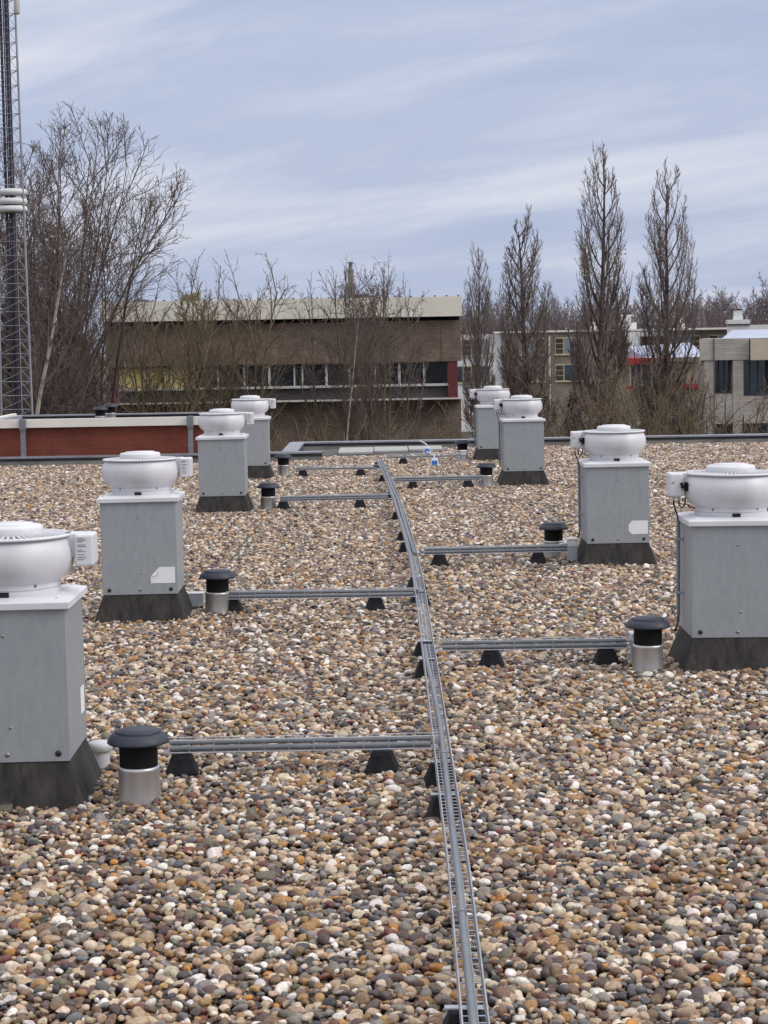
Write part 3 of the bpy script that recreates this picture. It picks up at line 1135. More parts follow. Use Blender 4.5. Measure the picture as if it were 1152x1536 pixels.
def jbox(label, loc, kind):
    t = thing('junction_box', label, 'junction box', loc, R_(random.uniform(-8, 8)), JB_G)
    m = MB()
    if kind == 'round':
        m.lathe([(0.036, -0.03), (0.036, 0.05), (0.036, 0.05), (0.046, 0.055), (0.05, 0.075), (0.044, 0.09), (0.0, 0.096)], 24)
        m.build('body', M['jbox'], t)
    elif kind == 'flat':
        m.box(-0.05, 0.05, -0.045, 0.045, -0.02, 0.065)
        m.build('body', M['greyplastic'], t, 0.006)
        m = MB()
        m.box(-0.052, 0.052, -0.047, 0.047, 0.066, 0.078)
        m.build('lid', M['jbox'], t, 0.005)
    else:
        m.box(-0.037, 0.037, -0.04, 0.04, 0.075, 0.125)
        m.build('body', M['jbox'], t, 0.008)
        m = MB()
        m.box(-0.042, 0.042, -0.045, 0.045, 0.1255, 0.142)
        m.build('lid', M['lid'], t, 0.006)
        m = MB()
        m.box(-0.032, 0.032, -0.034, 0.034, -0.02, 0.0745)
        m.build('stand', M['greyplastic'], t)
    m = MB()
    m.tube([(-0.04, -0.03, 0.10), (-0.075, -0.045, 0.105), (-0.10, -0.03, 0.095)], 0.0075, 8)
    m.build('gland', M['jbox'], t)
    return t


jbox('round white junction box behind the nearest vent pipe', (-1.135, 7.95, 0), 'round')
jbox('flat grey junction box between the peeling-sticker fan and its vent', (-1.20, 12.85, 0.0), 'flat')
jbox('small pale box half hidden behind the nearest vent of the right row', (1.285, 10.34, 0), 'tall')
jbox('white junction box on the tray beside the clipped-sticker fan', (1.375, 14.90, 0.04), 'tall')
jbox('pale junction box beside the vent close to the far roof edge', (1.09, 27.60, 0), 'tall')

for (x, y, lb, tilt) in ((0.674, 26.72, 'white roof post with blue band, the nearer of two', -0.10),
                         (0.640, 29.60, 'white roof post with blue band beside the right paver', -0.14)):
    t = thing('roof_anchor', lb, 'roof anchor', (x, y, 0), 0, 'two blue-banded roof posts')
    m = MB()
    m.frustum(0.062, 0.06, -0.02, 0.040, 0.04, 0.09)
    m.build('body', M['anchor'], t, 0.008)
    m = MB()
    m.box(-0.036, 0.036, -0.064, -0.058, 0.015, 0.065)
    m.build('label_band', M['blue'], t)
    m = MB()
    m.tube([(0.0, 0, 0.085), (-0.01, 0, 0.125), (-0.05, 0, 0.155), (-0.105, 0.0, 0.180)], [0.016, 0.014, 0.013, 0.012], 8)
    m.build('arm', M['jbox'], t)

# ------------------------------------------------------------------ red brick extension on the left
t = thing('brick_extension', 'low red brick roof house with cream fascia and grey downpipes behind the left fans', 'building', (-3.75, 28.75, 0))
m = MB()
m.box(-1.85, 1.85, 0.0, 2.6, -0.03, 0.50)
m.build('wall', M['redbrick'], t)
m = MB()
m.box(-1.93, 1.93, -0.085, -0.02, 0.505, 0.625)
m.box(-1.93, -1.87, -0.0195, 2.65, 0.505, 0.622)
m.box(1.87, 1.93, -0.0195, 2.65, 0.505, 0.622)
m.build('fascia', M['fascia'], t, 0.003)
m = MB()
m.box(-1.868, 1.868, -0.018, 2.60, 0.501, 0.53)
m.build('roof', M['bitumen'], t)
m = MB()
m.box(-1.868, 1.868, 2.48, 2.62, 0.5305, 0.575)
m.build('rear_upstand', M['trimdark'], t)
m = MB()
m.box(-1.87, 1.87, 2.46, 2.64, 0.5755, 0.595)
m.build('rear_capping', M['trim'], t)
m = MB()
m.frustum(0.06, 1.21, 0.5305, 0.05, 1.21, 0.60, -1.80, 1.20)
m.build('side_capping', M['trim'], t)
for px in (-1.295, 1.055):
    m = MB()
    m.box(px - 0.045, px + 0.045, -0.165, -0.088, 0.49, 0.635)
    m.frustum(0.034, 0.030, 0.455, 0.045, 0.038, 0.4895, px, -0.127)
    hp = m.build('downpipe', M['conduit'], t, 0.004)
    m = MB()
    m.box(px - 0.033, px + 0.033, -0.15, -0.10, -0.03, 0.4545)
    m.box(px - 0.037, px + 0.037, -0.154, -0.096, 0.20, 0.215)
    m.build('pipe_shaft', M['conduit'], hp, 0.003)

# ------------------------------------------------------------------ brown brick building behind the trees
Y0 = 100.0
t = thing('brick_building', 'wide brown brick building with cream roof band and window strip behind bare trees', 'building', (0, Y0, GROUND_Z))
t.rotation_euler = (0, 0, 0)


def Z(z):
    return z - GROUND_Z


XL, XR = -13.62, 3.95
m = MB()
m.box(XL + 0.1, XR - 0.05, 0.9, 12, 0, Z(-1.27))          # recessed ground storey
m.box(XL + 0.15, XR - 0.05, 0.0, 12, Z(0.56), Z(2.55))     # brick band over the windows
m.build('wall', M['brownbrick'], t)
m = MB()
m.box(XL + 0.7, XR - 0.7, 0.35, 11.9, Z(-1.27), Z(0.559))
m.build('inner_wall', M['slatepanel'], t)
m = MB()
m.box(XL + 0.3, XR - 0.7, 0.30, 0.345, Z(-1.22), Z(-0.64))
m.build('sill_panel', M['slatepanel'], t)
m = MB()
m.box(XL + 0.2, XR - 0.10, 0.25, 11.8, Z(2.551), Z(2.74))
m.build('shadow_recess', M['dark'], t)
m = MB()
m.box(XL, XR, -0.45, 12.3, Z(2.742), Z(3.70))
m.build('fascia', M['fascia_old'], t)
m = MB()
for i in range(31):
    x = XL + 0.25 + i * 0.572
    m.box(x - 0.055, x + 0.055, -0.30, -0.16, Z(3.7015), Z(3.77))
m.build('roof_clip', M['metalpipe'], t)
m = MB()
m.box(XL + 0.1, XR + 0.02, -0.05, 0.9, Z(-1.30), Z(-1.2705 + 0.05))
m.build('ledge', M['whiteframe'], t)
for x0, x1, nm in ((XL + 0.28, XL + 0.72, 'l'), (3.26, 3.72, 'r')):
    m = MB()
    m.box(x0, x1, 0.04, 0.5, Z(-1.2195), Z(0.5595))
    m.build('pier', M['panelred'], t)
m = MB()
m.box(XL + 0.72, 3.26, 0.12, 0.34, Z(-0.64), Z(-0.52))
m.build('window_sill', M['whiteframe'], t)
# window strip: panes with mullions
edges = [-12.86, -11.55, -10.35, -9.2, -8.0, -6.75, -5.5, -4.25, -3.9, -2.7, -1.55, -0.35, 0.87, 2.10, 3.26]
for i in range(len(edges) - 1):
    a, b = edges[i], edges[i + 1]
    w = thing('window', None, None)
    w.parent = t
    pm = MB()
    pm.box(a + 0.06, b - 0.06, 0.27, 0.31, Z(-0.515), Z(0.50))
    pm.build('pane', M['yellowpane'] if b <= -9.1 else M['glass'], w)
    fm = MB()
    fm.box(a, a + 0.06, 0.19, 0.32, Z(-0.5195), Z(0.555))
    fm.box(b - 0.06, b, 0.19, 0.32, Z(-0.5195), Z(0.555))
    fm.box(a + 0.06, b - 0.06, 0.19, 0.32, Z(0.5005), Z(0.555))
    fm.build('frame', M['whiteframe'] if (i % 3 != 1) else M['metalpipe'], w)
m = MB()
m.box(2.93, 2.97, -0.03, -0.001, Z(0.56), Z(2.55))
m.box(-12.66, -12.62, -0.03, -0.001, Z(0.56), Z(2.55))
m.build('joint_strip', M['metalpipe'], t)
m = MB()
cx = -1.46
m.lathe([(0.20, Z(3.70)), (0.20, Z(4.45)), (0.20, Z(4.45)), (0.16, Z(4.5)), (0.155, Z(4.52)), (0.155, Z(5.2)), (0.155, Z(5.2)), (0.10, Z(5.22)), (0.09, Z(5.5)), (0.09, Z(5.5)),
         (0.15, Z(5.52)), (0.15, Z(5.56)), (0.0, Z(5.58))], 14, cx, 3.0)
m.build('chimney', M['metalpipe'], t)
m = MB()
m.box(-9.95, -9.45, 3.0, 3.6, Z(3.7005), Z(4.08))
m.box(-9.42, -9.05, 3.0, 3.6, Z(3.7005), Z(4.18))
m.build('roof_block', M['beigeblock'], t)
m = MB()
m.lathe([(0.45, Z(3.70)), (0.42, Z(3.82)), (0.25, Z(3.92)), (0.0, Z(3.95))], 16, -0.85, 2.0)
m.lathe([(0.5, Z(3.70)), (0.45, Z(3.80)), (0.25, Z(3.86)), (0.0, Z(3.88))], 16, -11.9, 2.0)
m.build('rooflight', M['slatepanel'], t)

# ------------------------------------------------------------------ grey brick building on the right
t = thing('grey_building', 'pale grey brick office block with deep window bays at the right edge', 'building', (0, 0, GROUND_Z))
m = MB()
# left wing facade faces the camera, the right wing stands 0.5 m proud
slab(m, [(15.24, 98.0), (17.62, 98.0), (20.2, 112), (17.7, 112)], Z(0.40), Z(1.42))
m.build('parapet_band', M['greybrick'], t, 0, 'greyer left parapet band')  # greyer brick than the tan face to its right
m = MB()
slab(m, [(17.623, 97.7), (32.0, 97.7), (32.0, 112), (20.25, 112)], Z(0.38), Z(1.40))
m.build('parapet_face', mat("warm_tan_brick_face", (0.56, 0.475, 0.355), (0.48, 0.41, 0.305), 1.5, 0.85), t, 0, 'warmer tan parapet face')
m = MB()
for a, b in ((15.48, 15.95), (16.85, 17.35)):
    m.box(a, b, 98.05, 100, 0, Z(0.398))
for a, b, zt in ((15.95, 16.85, -1.22), (17.35, 32.0, -1.35)):
    m.box(a + 0.003, b - 0.003, 98.08, 100, Z(-2.65), Z(zt))
m.box(15.953, 16.85, 98.6, 100, 0, Z(-2.652))
m.box(17.353, 32, 98.6, 100, 0, Z(-2.652))
slab(m, [(15.6, 100.01), (32, 100.01), (32, 111.9), (17.75, 111.9)], 0, Z(0.376))
m.build('wall', M['greybrick'], t)
for a, b, z0, z1, yy in ((15.95, 16.85, -1.22, 0.398, 98.75), (17.35, 18.6, -1.35, 0.378, 98.75), (18.6, 20.2, -1.35, 0.378, 98.75), (20.2, 23.0, -1.35, 0.378, 98.75), (15.96, 16.84, -3.9, -2.66, 98.55), (17.37, 18.6, -3.9, -2.66, 98.55)):
    w = thing('window', None, None)
    w.parent = t
    p = MB()
    p.box(a + 0.05, b - 0.05, yy, yy + 0.04, Z(z0) + 0.05, Z(z1) - 0.002)
    p.build('pane', M['glassblue'], w)
    f = MB()
    n = 3 if b - a < 1.5 else 2
    for k in range(n + 1):
        xx = a + 0.05 + (b - a - 0.1) * k / n
        f.box(xx - 0.025, xx + 0.025, yy - 0.05, yy - 0.002, Z(z0) + 0.05, Z(z1) - 0.002)
    f.box(a + 0.003, b - 0.003, yy - 0.40, yy - 0.052, Z(z0) + 0.002, Z(z0) + 0.06)
    f.build('frame', M['slatepanel'], w)
m = MB()
m.tube([(15.93, 97.97, 0), (15.93, 97.97, Z(1.44))], 0.03, 8)
m.build('downpipe', M['metalpipe'], t)
m = MB()
m.add([(16.4, 98.6, Z(1.43)), (32, 98.6, Z(1.43)), (32, 106, Z(1.85)), (18.2, 106, Z(1.85)),
       (16.4, 98.6, Z(1.421)), (32, 98.6, Z(1.421)), (32, 106, Z(1.421)), (18.2, 106, Z(1.421))],
      [(0, 1, 2, 3), (4, 5, 1, 0), (7, 4, 0, 3), (7, 3, 2, 6), (6, 2, 1, 5)])
m.build('roof', M['bluesheet'], t)

# ------------------------------------------------------------------ apartment block far behind the poplars
YA = 190.0
t = thing('apartment_block', 'long low tan brick flats with cream windows seen between the poplars', 'building', (0, YA, GROUND_Z))
m = MB()
m.box(11.2, 22.4, 0, 10, 0, Z(2.08))
m.box(22.403, 40.0, 0.8, 10, 0, Z(2.02))
m.build('wall', M['tanbrick'], t)
m = MB()
m.box(11.0, 40.2, -0.25, 10.2, Z(2.0805), Z(2.25))
m.build('roof_trim', M['fascia'], t)
m = MB()
m.box(4.0, 11.195, 0.3, 9, 0, Z(2.0))
m.build('white_gable', M['whitewall'], t)
for wx, mirror in ((12.75, True), (16.15, False), (5.1, False), (7.6, False), (27.2, True), (30.6, False)):
    for wz in (0.03, -2.45):
        w = thing('window', None, None)
        w.parent = t
        yy = 0.8 if wx > 22.4 else 0.0 if wx > 11.2 else 0.3
        p = MB()
        x0, x1 = wx, wx + 2.5
        if mirror:
            pa, pb, da, db = x0 + 0.06, x0 + 1.72, x0 + 1.84, x0 + 2.44
        else:
            pa, pb, da, db = x0 + 0.84, x0 + 2.44, x0 + 0.06, x0 + 0.72
        p.box(pa, pb, yy - 0.06, yy - 0.02, Z(wz) + 0.06, Z(wz) + 1.5)
        p.build('pane', M['curtain'] if wz > -1 else M['glassblue'], w)
        p = MB()
        for q in range(3):
            p.box(da, db, yy - 0.06, yy - 0.02, Z(wz) + 0.07 + q * 0.49, Z(wz) + 0.48 + q * 0.49)
        p.build('door_panel', M['darkpanel'], w)
        f = MB()
        f.box(x0, x1, yy - 0.02, yy - 0.003, Z(wz), Z(wz) + 1.56)
        f.box(x0 - 0.05, x1 + 0.05, yy - 0.16, yy - 0.021, Z(wz) - 0.09, Z(wz) + 0.03)
        f.build('frame', M['creamframe'], w)
m = MB()
m.tube([(15.6, -0.15, 0), (15.6, -0.15, Z(1.75))], 0.09, 8)
m.build('downpipe', M['whiteframe'], t)
m = MB()
m.box(22.6, 24.0, -0.3, 0.79, Z(-0.5), Z(2.0))
m.box(24.003, 26.6, -0.1, 0.79, Z(-0.5), Z(0.05))
m.box(24.003, 26.6, -0.1, 0.79, Z(1.55), Z(2.0))
m.build('balcony_wall', M['whitewall'], t)
for a in (24.15, 25.0, 25.85):
    w = thing('window', None, None)
    w.parent = t
    p = MB()
    p.box(a + 0.08, a + 0.67, 0.70, 0.76, Z(0.10), Z(1.52))
    p.build('pane', M['darkpanel'], w)
    p = MB()
    p.box(a, a + 0.08, 0.62, 0.78, Z(0.052), Z(1.548))
    p.box(a + 0.67, a + 0.75, 0.62, 0.78, Z(0.052), Z(1.548))
    p.build('frame', M['creamframe'], w)
for cx, zt, s in ((20.1, 2.9, 0.30), (23.2, 3.5, 0.9), (28.4, 3.1, 0.25)):
    m = MB()
    m.box(cx - s, cx + s, 3, 4, Z(2.2505), Z(2.2505) + (zt - 2.25) * 0.5)
    m.box(cx - s * 0.45, cx + s * 0.45, 3.2, 3.8, Z(2.2515) + (zt - 2.25) * 0.5, Z(zt))
    m.box(cx - s * 0.6, cx + s * 0.6, 3.15, 3.85, Z(zt) + 0.001, Z(zt) + 0.10)
    m.build('chimney', M['whitewall'], t)

# white stepped rooftop house behind the grey block
t = thing('white_rooftop_house', 'white stepped chimney block behind the grey office roof', 'building', (0, 150, GROUND_Z))
m = MB()
slab(m, [(25.35, 0), (29.2, 0), (29.9, 4), (26.1, 4)], 0, Z(2.28))
m.build('wall', M['whitewall'], t)
m = MB()
m.box(25.42, 27.02, -0.1, 1, Z(2.37), Z(2.68))
m.build('chimney_base', M['whitewall'], t)
m = MB()
m.box(25.40, 27.05, -0.12, 1.02, Z(2.281), Z(2.369))
m.build('flashing', M['slatepanel'], t)
m = MB()
m.frustum(0.32, 0.32, Z(2.681), 0.26, 0.26, Z(3.36), 26.22, 0.45)
m.build('chimney', M['whitewall'], t)
m = MB()
m.frustum(0.28, 0.28, Z(3.361), 0.33, 0.33, Z(3.44), 26.22, 0.45)
m.build('chimney_cap', M['slatepanel'], t)

# red-trimmed low house between the poplars
t = thing('red_trimmed_house', 'small glazed house with bright red roof edge and pale blue roof', 'building', (0, 125, GROUND_Z))
m = MB()
m.box(15.2, 17.05, 0.6, 6, 0, Z(-1.5))
m.box(17.6, 19.6, 0.3, 6, 0, Z(-0.05))
m.build('wall', mat('pale_tan_plaster', (0.36, 0.30, 0.225), (0.27, 0.225, 0.175), 0.8, 0.85), t)
m = MB()
m.box(15.0, 17.55, -0.5, 6, Z(-0.10), Z(0.28))
m.build('roof_edge', M['redpaint'], t)
m = MB()
m.add([(15.9, -0.3, Z(0.285)), (19.8, -0.3, Z(0.285)), (19.8, 6, Z(1.15)), (15.9, 6, Z(0.95)),
       (15.9, -0.3, Z(0.2805)), (19.8, -0.3, Z(0.2805)), (19.8, 6, Z(0.2805)), (15.9, 6, Z(0.2805))],
      [(0, 1, 2, 3), (4, 5, 1, 0), (7, 4, 0, 3), (7, 3, 2, 6), (6, 2, 1, 5)])
m.build('roof', M['bluesheet'], t)
for a, b in ((15.2, 15.85), (15.9, 16.5), (16.55, 17.2)):
    w = thing('window', None, None)
    w.parent = t
    p = MB()
    p.box(a + 0.05, b - 0.03, 0.1, 0.15, Z(-1.45), Z(-0.102))
    p.build('pane', M['glassblue'], w)
    p = MB()
    p.box(a - 0.03, a + 0.05, 0.0, 0.16, Z(-1.48), Z(-0.1015))
    p.build('frame', M['whiteframe'], w)
m = MB()
m.box(17.6, 19.75, 0.05, 0.28, Z(-1.65), Z(-1.35))
m.box(14.95, 15.35, -0.1, 0.08, Z(-1.62), Z(-1.4))
m.box(16.0, 16.6, -0.1, 0.08, Z(-1.66), Z(-1.5))
m.build('railing', M['redpaint'], t)

# parked car glimpsed below the red-trimmed house
t = thing('parked_car', 'blue parked car with pale windscreen below the red-trimmed house', 'car', (15.2, 114.6, -4.42), 0)
m = MB()
m.prism([(-1.9, 0.35), (-1.95, 0.75), (-1.2, 0.92), (1.6, 0.95), (2.0, 0.8), (2.0, 0.35)], -0.8, 0.8)
m.build('body', M['carblue'], t, 0.08)
m = MB()
m.prism([(-1.15, 0.925), (-0.45, 1.42), (0.9, 1.42), (1.5, 0.955)], -0.68, 0.68)
m.build('cabin', M['curtain'], t, 0.06)
for x in (-1.25, 1.25):
    for y in (-0.78, 0.78):
        m = MB()
        m.lathe([(0.0, -0.1), (0.2, -0.1), (0.3, -0.09), (0.32, -0.05), (0.32, 0.05), (0.3, 0.09), (0.2, 0.1), (0.0, 0.1)], 18)
        w = m.build('wheel', M['rubber'], t)
        w.location = (x, y, 0.32)
        w.rotation_euler = (R_(90), 0, 0)
tm = MB()
tm.frustum(14, 16, GROUND_Z - 0.2, 12.5, 13.5, -4.42, 27, 127)
tag(tm.build('terrain', M['earth']), None, None, kind='structure')


# ------------------------------------------------------------------ trees
def norm(v):
    l = math.sqrt(v[0] * v[0] + v[1] * v[1] + v[2] * v[2]) or 1e-9
    return (v[0] / l, v[1] / l, v[2] / l)


def grow(rng, p, d, L, r, lv, levels, out, lim=None):
    """recursive limb; out[k] gathers segments of level k"""
    S = levels[lv]
    n = S['n']
    step = L / n
    wob, trop = S['wob'], S['up']
    pts, rads = [p], [r]
    tip = r * S.get('tip', 0.3)
    jit = rng.uniform(0.84, 1.1)
    for i in range(n):
        d = norm((d[0] + rng.gauss(0, wob), d[1] + rng.gauss(0, wob), d[2] + rng.gauss(0, wob) + trop))
        q = (p[0] + d[0] * step, p[1] + d[1] * step, p[2] + d[2] * step)
        if lim and lv > 0 and math.hypot(q[0], q[1]) > lim(q[2]) * jit:
            break                       # the habit of the species: nothing grows past this outline
        r2 = r + (tip - r) * ((i + 1) / n)
        out[lv].append((*p, *q, rads[-1], r2))
        p = q
        pts.append(p)
        rads.append(r2)
    n = len(pts) - 1
    if lv + 1 >= len(levels) or n < 1:
        return
    C = levels[lv + 1]
    k = C['k'] * (max(0.2, min(1.15, L / C['ref'])) if 'ref' in C else 1.0)
    k = int(k) if rng.random() > k - int(k) else int(k) + 1
    phi0 = rng.uniform(0, 6.283)
    for c in range(k):
        t = C['t0'] + (1 - C['t0']) * ((c + rng.random()) / k)
        f = min(t * n, n - 1e-6)
        i = int(f)
        a, b = pts[i], pts[i + 1]
        w = f - i
        bp = (a[0] + (b[0] - a[0]) * w, a[1] + (b[1] - a[1]) * w, a[2] + (b[2] - a[2]) * w)
        ax = norm((b[0] - a[0], b[1] - a[1], b[2] - a[2]))
        ang = rng.gauss(C['ang'], C['da'])
        ref = (0.0, 0.0, 1.0) if abs(ax[2]) < 0.8 else (1.0, 0.0, 0.0)
        dot = ref[0] * ax[0] + ref[1] * ax[1] + ref[2] * ax[2]
        e1 = norm((ref[0] - dot * ax[0], ref[1] - dot * ax[1], ref[2] - dot * ax[2]))
        e2 = (ax[1] * e1[2] - ax[2] * e1[1], ax[2] * e1[0] - ax[0] * e1[2], ax[0] * e1[1] - ax[1] * e1[0])
        phi = phi0 + c * 2.39996 + rng.gauss(0, 0.4)       # branches spiral round the stem
        cp, sp = math.cos(phi), math.sin(phi)
        per = (e1[0] * cp + e2[0] * sp, e1[1] * cp + e2[1] * sp, e1[2] * cp + e2[2] * sp)
        ca, sa = math.cos(ang), math.sin(ang)
        cd = (ax[0] * ca + per[0] * sa, ax[1] * ca + per[1] * sa, ax[2] * ca + per[2] * sa)
        shrink = 1 - C.get('lean', 0.0) * min(1.0, abs(ang))
        cl_ = shrink * L * C['len'] * rng.uniform(1 - C.get('var', 0.28), 1 + C.get('var', 0.28) * 0.9) * (1.0 - C.get('sh', 0.5) * t)
        rr = max(rads[i] * C['rad'], C['rmin'])
        grow(rng, bp, cd, cl_, rr, lv + 1, levels, out, lim)


def D2(deg):
    return math.radians(deg)


BIG = [dict(n=6, wob=0.04, up=0.02, tip=0.8),
       dict(n=11, wob=0.04, up=0.045, k=34, t0=0.30, ang=D2(42), da=D2(18), lean=0.05, len=2.5, rad=0.26, rmin=0.05, sh=0.12, tip=0.15, var=0.10),
       dict(n=6, wob=0.07, up=0.05, k=12, t0=0.22, ang=D2(30), da=D2(9), len=0.36, rad=0.5, rmin=0.022, sh=0.5, tip=0.35),
       dict(n=4, wob=0.10, up=0.04, k=10, t0=0.12, ang=D2(32), da=D2(10), len=0.46, rad=0.5, rmin=0.0115, tip=0.6),
       dict(n=2, wob=0.12, up=0.03, k=5, t0=0.15, ang=D2(32), da=D2(12), len=0.5, rad=0.7, rmin=0.0095, tip=0.7)]
BUSHY = [dict(n=3, wob=0.06, up=0.0, tip=0.9),
         dict(n=9, wob=0.09, up=0.06, k=13, t0=0.2, ang=D2(27), da=D2(12), len=6.5, rad=0.6, rmin=0.055, sh=0.15, tip=0.2, var=0.14),
         dict(n=6, wob=0.11, up=0.06, k=12, t0=0.42, ang=D2(34), da=D2(12), len=0.36, rad=0.5, rmin=0.024, sh=0.4, tip=0.4),
         dict(n=3, wob=0.13, up=0.05, k=7, t0=0.12, ang=D2(36), da=D2(14), len=0.46, rad=0.5, rmin=0.011, tip=0.6),
         dict(n=2, wob=0.14, up=0.03, k=3, t0=0.15, ang=D2(38), da=D2(14), len=0.5, rad=0.7, rmin=0.008, tip=0.7)]
POP = [dict(n=12, wob=0.02, up=0.03, tip=0.10),
       dict(n=10, wob=0.03, up=0.26, k=40, t0=0.07, ang=D2(44), da=D2(8), len=0.40, rad=0.42, rmin=0.034, sh=0.72, tip=0.2, var=0.15),
       dict(n=5, wob=0.035, up=0.22, k=11, ref=4.6, t0=0.14, ang=D2(27), da=D2(7), len=0.40, rad=0.5, rmin=0.016, sh=0.4, tip=0.45),
       dict(n=3, wob=0.05, up=0.2, k=7, ref=1.5, t0=0.12, ang=D2(25), da=D2(8), len=0.52, rad=0.6, rmin=0.010, tip=0.6),
       dict(n=1, wob=0.08, up=0.12, k=3, t0=0.15, ang=D2(26), da=D2(9), len=0.5, rad=0.7, rmin=0.0075, tip=0.7)]
BIRCH = [dict(n=14, wob=0.045, up=0.0, tip=0.2),
         dict(n=6, wob=0.10, up=0.03, k=18, t0=0.40, ang=D2(42), da=D2(12), len=0.26, rad=0.35, rmin=0.018, tip=0.3),
         dict(n=3, wob=0.12, up=-0.02, k=7, t0=0.2, ang=D2(36), da=D2(12), len=0.45, rad=0.5, rmin=0.011, tip=0.5),
         dict(n=2, wob=0.12, up=-0.05, k=5, t0=0.2, ang=D2(36), da=D2(12), len=0.6, rad=0.6, rmin=0.008, tip=0.7)]
THICKET = [dict(n=2, wob=0.1, up=0.0, tip=0.9),
           dict(n=7, wob=0.10, up=0.04, k=15, t0=0.0, ang=D2(28), da=D2(14), len=7.0, rad=0.5, rmin=0.024, sh=0.1, tip=0.3),
           dict(n=5, wob=0.13, up=0.03, k=8, t0=0.12, ang=D2(34), da=D2(14), len=0.42, rad=0.5, rmin=0.014, tip=0.5),
           dict(n=2, wob=0.15, up=0.02, k=6, t0=0.12, ang=D2(36), da=D2(14), len=0.45, rad=0.6, rmin=0.009, tip=0.7)]


def tree_meshes(name, seed, levels, height, r, lean=(0, 0), split=2, trunk_len=None, leaves=0, leaf_zone=(0, 1), env=None):
    """-> (trunk mesh, crown mesh, leaf arrays); scaled so that the top reaches the height"""
    rng = random.Random(seed)
    out = [[] for _ in levels]
    L = trunk_len or height
    grow(rng, (0, 0, -0.3), norm((lean[0], lean[1], 1)), L, r, 0, levels, out)
    top = max(s[5] for o in out for s in o)
    if env:                                        # grow it again inside the outline of its kind
        et, er = zip(*env)
        rng = random.Random(seed)
        out = [[] for _ in levels]
        grow(rng, (0, 0, -0.3), norm((lean[0], lean[1], 1)), L, r, 0, levels, out, lambda z: float(np.interp(z / top, et, er)) * top)
        top = max(s[5] for o in out for s in o)
    k = height / top
    arr = [np.array(o, dtype=np.float64).reshape(-1, 8) for o in out]
    for a in arr:
        a[:, :6] *= k
    V1, F1 = zip(*[(seg_arrays(a, 8 if i == 0 else 6)) for i, a in enumerate(arr[:split])])
    V2, F2 = zip(*[(seg_arrays(a, 4 if i == 0 else 3)) for i, a in enumerate(arr[split:])])
    tris = []

    def cat(Vs, Fs):
        o, VV, FF = 0, [], []
        for v, f in zip(Vs, Fs):
            VV.append(v)
            FF.append(f + o)
            o += len(v)
        return np.concatenate(VV), np.concatenate(FF)
    tv, tf = cat(V1, F1)
    cv, cf = cat(V2, F2)
    lv = None
    if leaves:
        nr = np.random.default_rng(seed)
        tips = arr[-1][:, 3:6]
        z = tips[:, 2] / height
        ok = np.where((z > leaf_zone[0]) & (z < leaf_zone[1]))[0]
        pick = nr.choice(ok, min(leaves, len(ok)), replace=False)
        c = tips[pick]
        a = nr.normal(0, 1, (len(c), 3))
        a /= np.linalg.norm(a, axis=1, keepdims=True)
        b = np.cross(a, nr.normal(0, 1, (len(c), 3)))
        b /= np.linalg.norm(b, axis=1, keepdims=True)
        s = nr.uniform(0.035, 0.075, (len(c), 1))
        lv = np.stack([c - a * s, c + b * s * 0.6, c + a * s, c - b * s * 0.6], axis=1).reshape(-1, 3)
    return tv, tf, cv, cf, lv


TREES = {}


def tree_proto(key, *a, bark='bark', twig='twig', leafmat='deadleaf', **kw):
    tv, tf, cv, cf, lv = tree_meshes(key, *a, **kw)
    TREES[key] = (np_mesh('trunk', tv, tf, M[bark], smooth=True), np_mesh('crown', cv, cf, M[twig]),
                  np_mesh('leaves', lv, np.arange(len(lv)).reshape(-1, 4), M[leafmat]) if lv is not None else None)


def place_tree(key, name, label, cat, loc, rz=0.0, s=1.0, group=None, sxy=1.0):
    t = thing(name, label, cat, loc, rz, group)
    t.scale = (s * sxy, s * sxy, s)
    tm_, cm, lm = TREES[key]
    for nm, me in (('trunk', tm_), ('crown', cm), ('dead_leaves', lm)):
        if me is None:
            continue
        o = bpy.data.objects.new(nm, me)
        COL.objects.link(o)
        o.parent = t
    return t


BIG_ENV = [(0, 0.06), (0.2, 0.07), (0.35, 0.09), (0.5, 0.15), (0.56, 0.22), (0.63, 0.36), (0.70, 0.41), (0.78, 0.385), (0.86, 0.31), (0.94, 0.20), (1.0, 0.09)]
BUSH_ENV = [(0, 0.10), (0.2, 0.12), (0.4, 0.17), (0.6, 0.23), (0.75, 0.245), (0.86, 0.20), (0.95, 0.12), (1.0, 0.05)]
POP_ENV = [(0, 0.02), (0.1, 0.05), (0.22, 0.068), (0.40, 0.080), (0.62, 0.078), (0.75, 0.066), (0.85, 0.05), (0.93, 0.034), (1.0, 0.012)]
tree_proto('big1', 3, BIG, 18.0, 0.34, lean=(0.03, 0), trunk_len=5.2, env=BIG_ENV)
tree_proto('big2', 25, BIG, 17.0, 0.32, lean=(0.0, 0), trunk_len=5.2, env=BIG_ENV)
tree_proto('bush1', 26, BUSHY, 11.0, 0.16, trunk_len=1.3, env=BUSH_ENV, bark='mossbark', twig='mosstwig')
tree_proto('bush2', 2, BUSHY, 11.0, 0.14, trunk_len=1.2, env=BUSH_ENV, bark='mossbark', twig='mosstwig')
tree_proto('bush3', 27, BUSHY, 11.5, 0.13, trunk_len=1.2, env=BUSH_ENV, bark='mossbark', twig='twig', leaves=160, leaf_zone=(0.75, 1))
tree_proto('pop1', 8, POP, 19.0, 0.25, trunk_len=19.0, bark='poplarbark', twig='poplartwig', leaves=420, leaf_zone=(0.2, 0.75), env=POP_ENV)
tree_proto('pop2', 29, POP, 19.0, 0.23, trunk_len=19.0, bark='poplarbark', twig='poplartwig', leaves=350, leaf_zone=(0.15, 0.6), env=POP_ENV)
tree_proto('pop3', 2, POP, 18.0, 0.23, trunk_len=19.0, bark='poplarbark', twig='poplartwig', leaves=300, leaf_zone=(0.2, 0.7), env=POP_ENV)
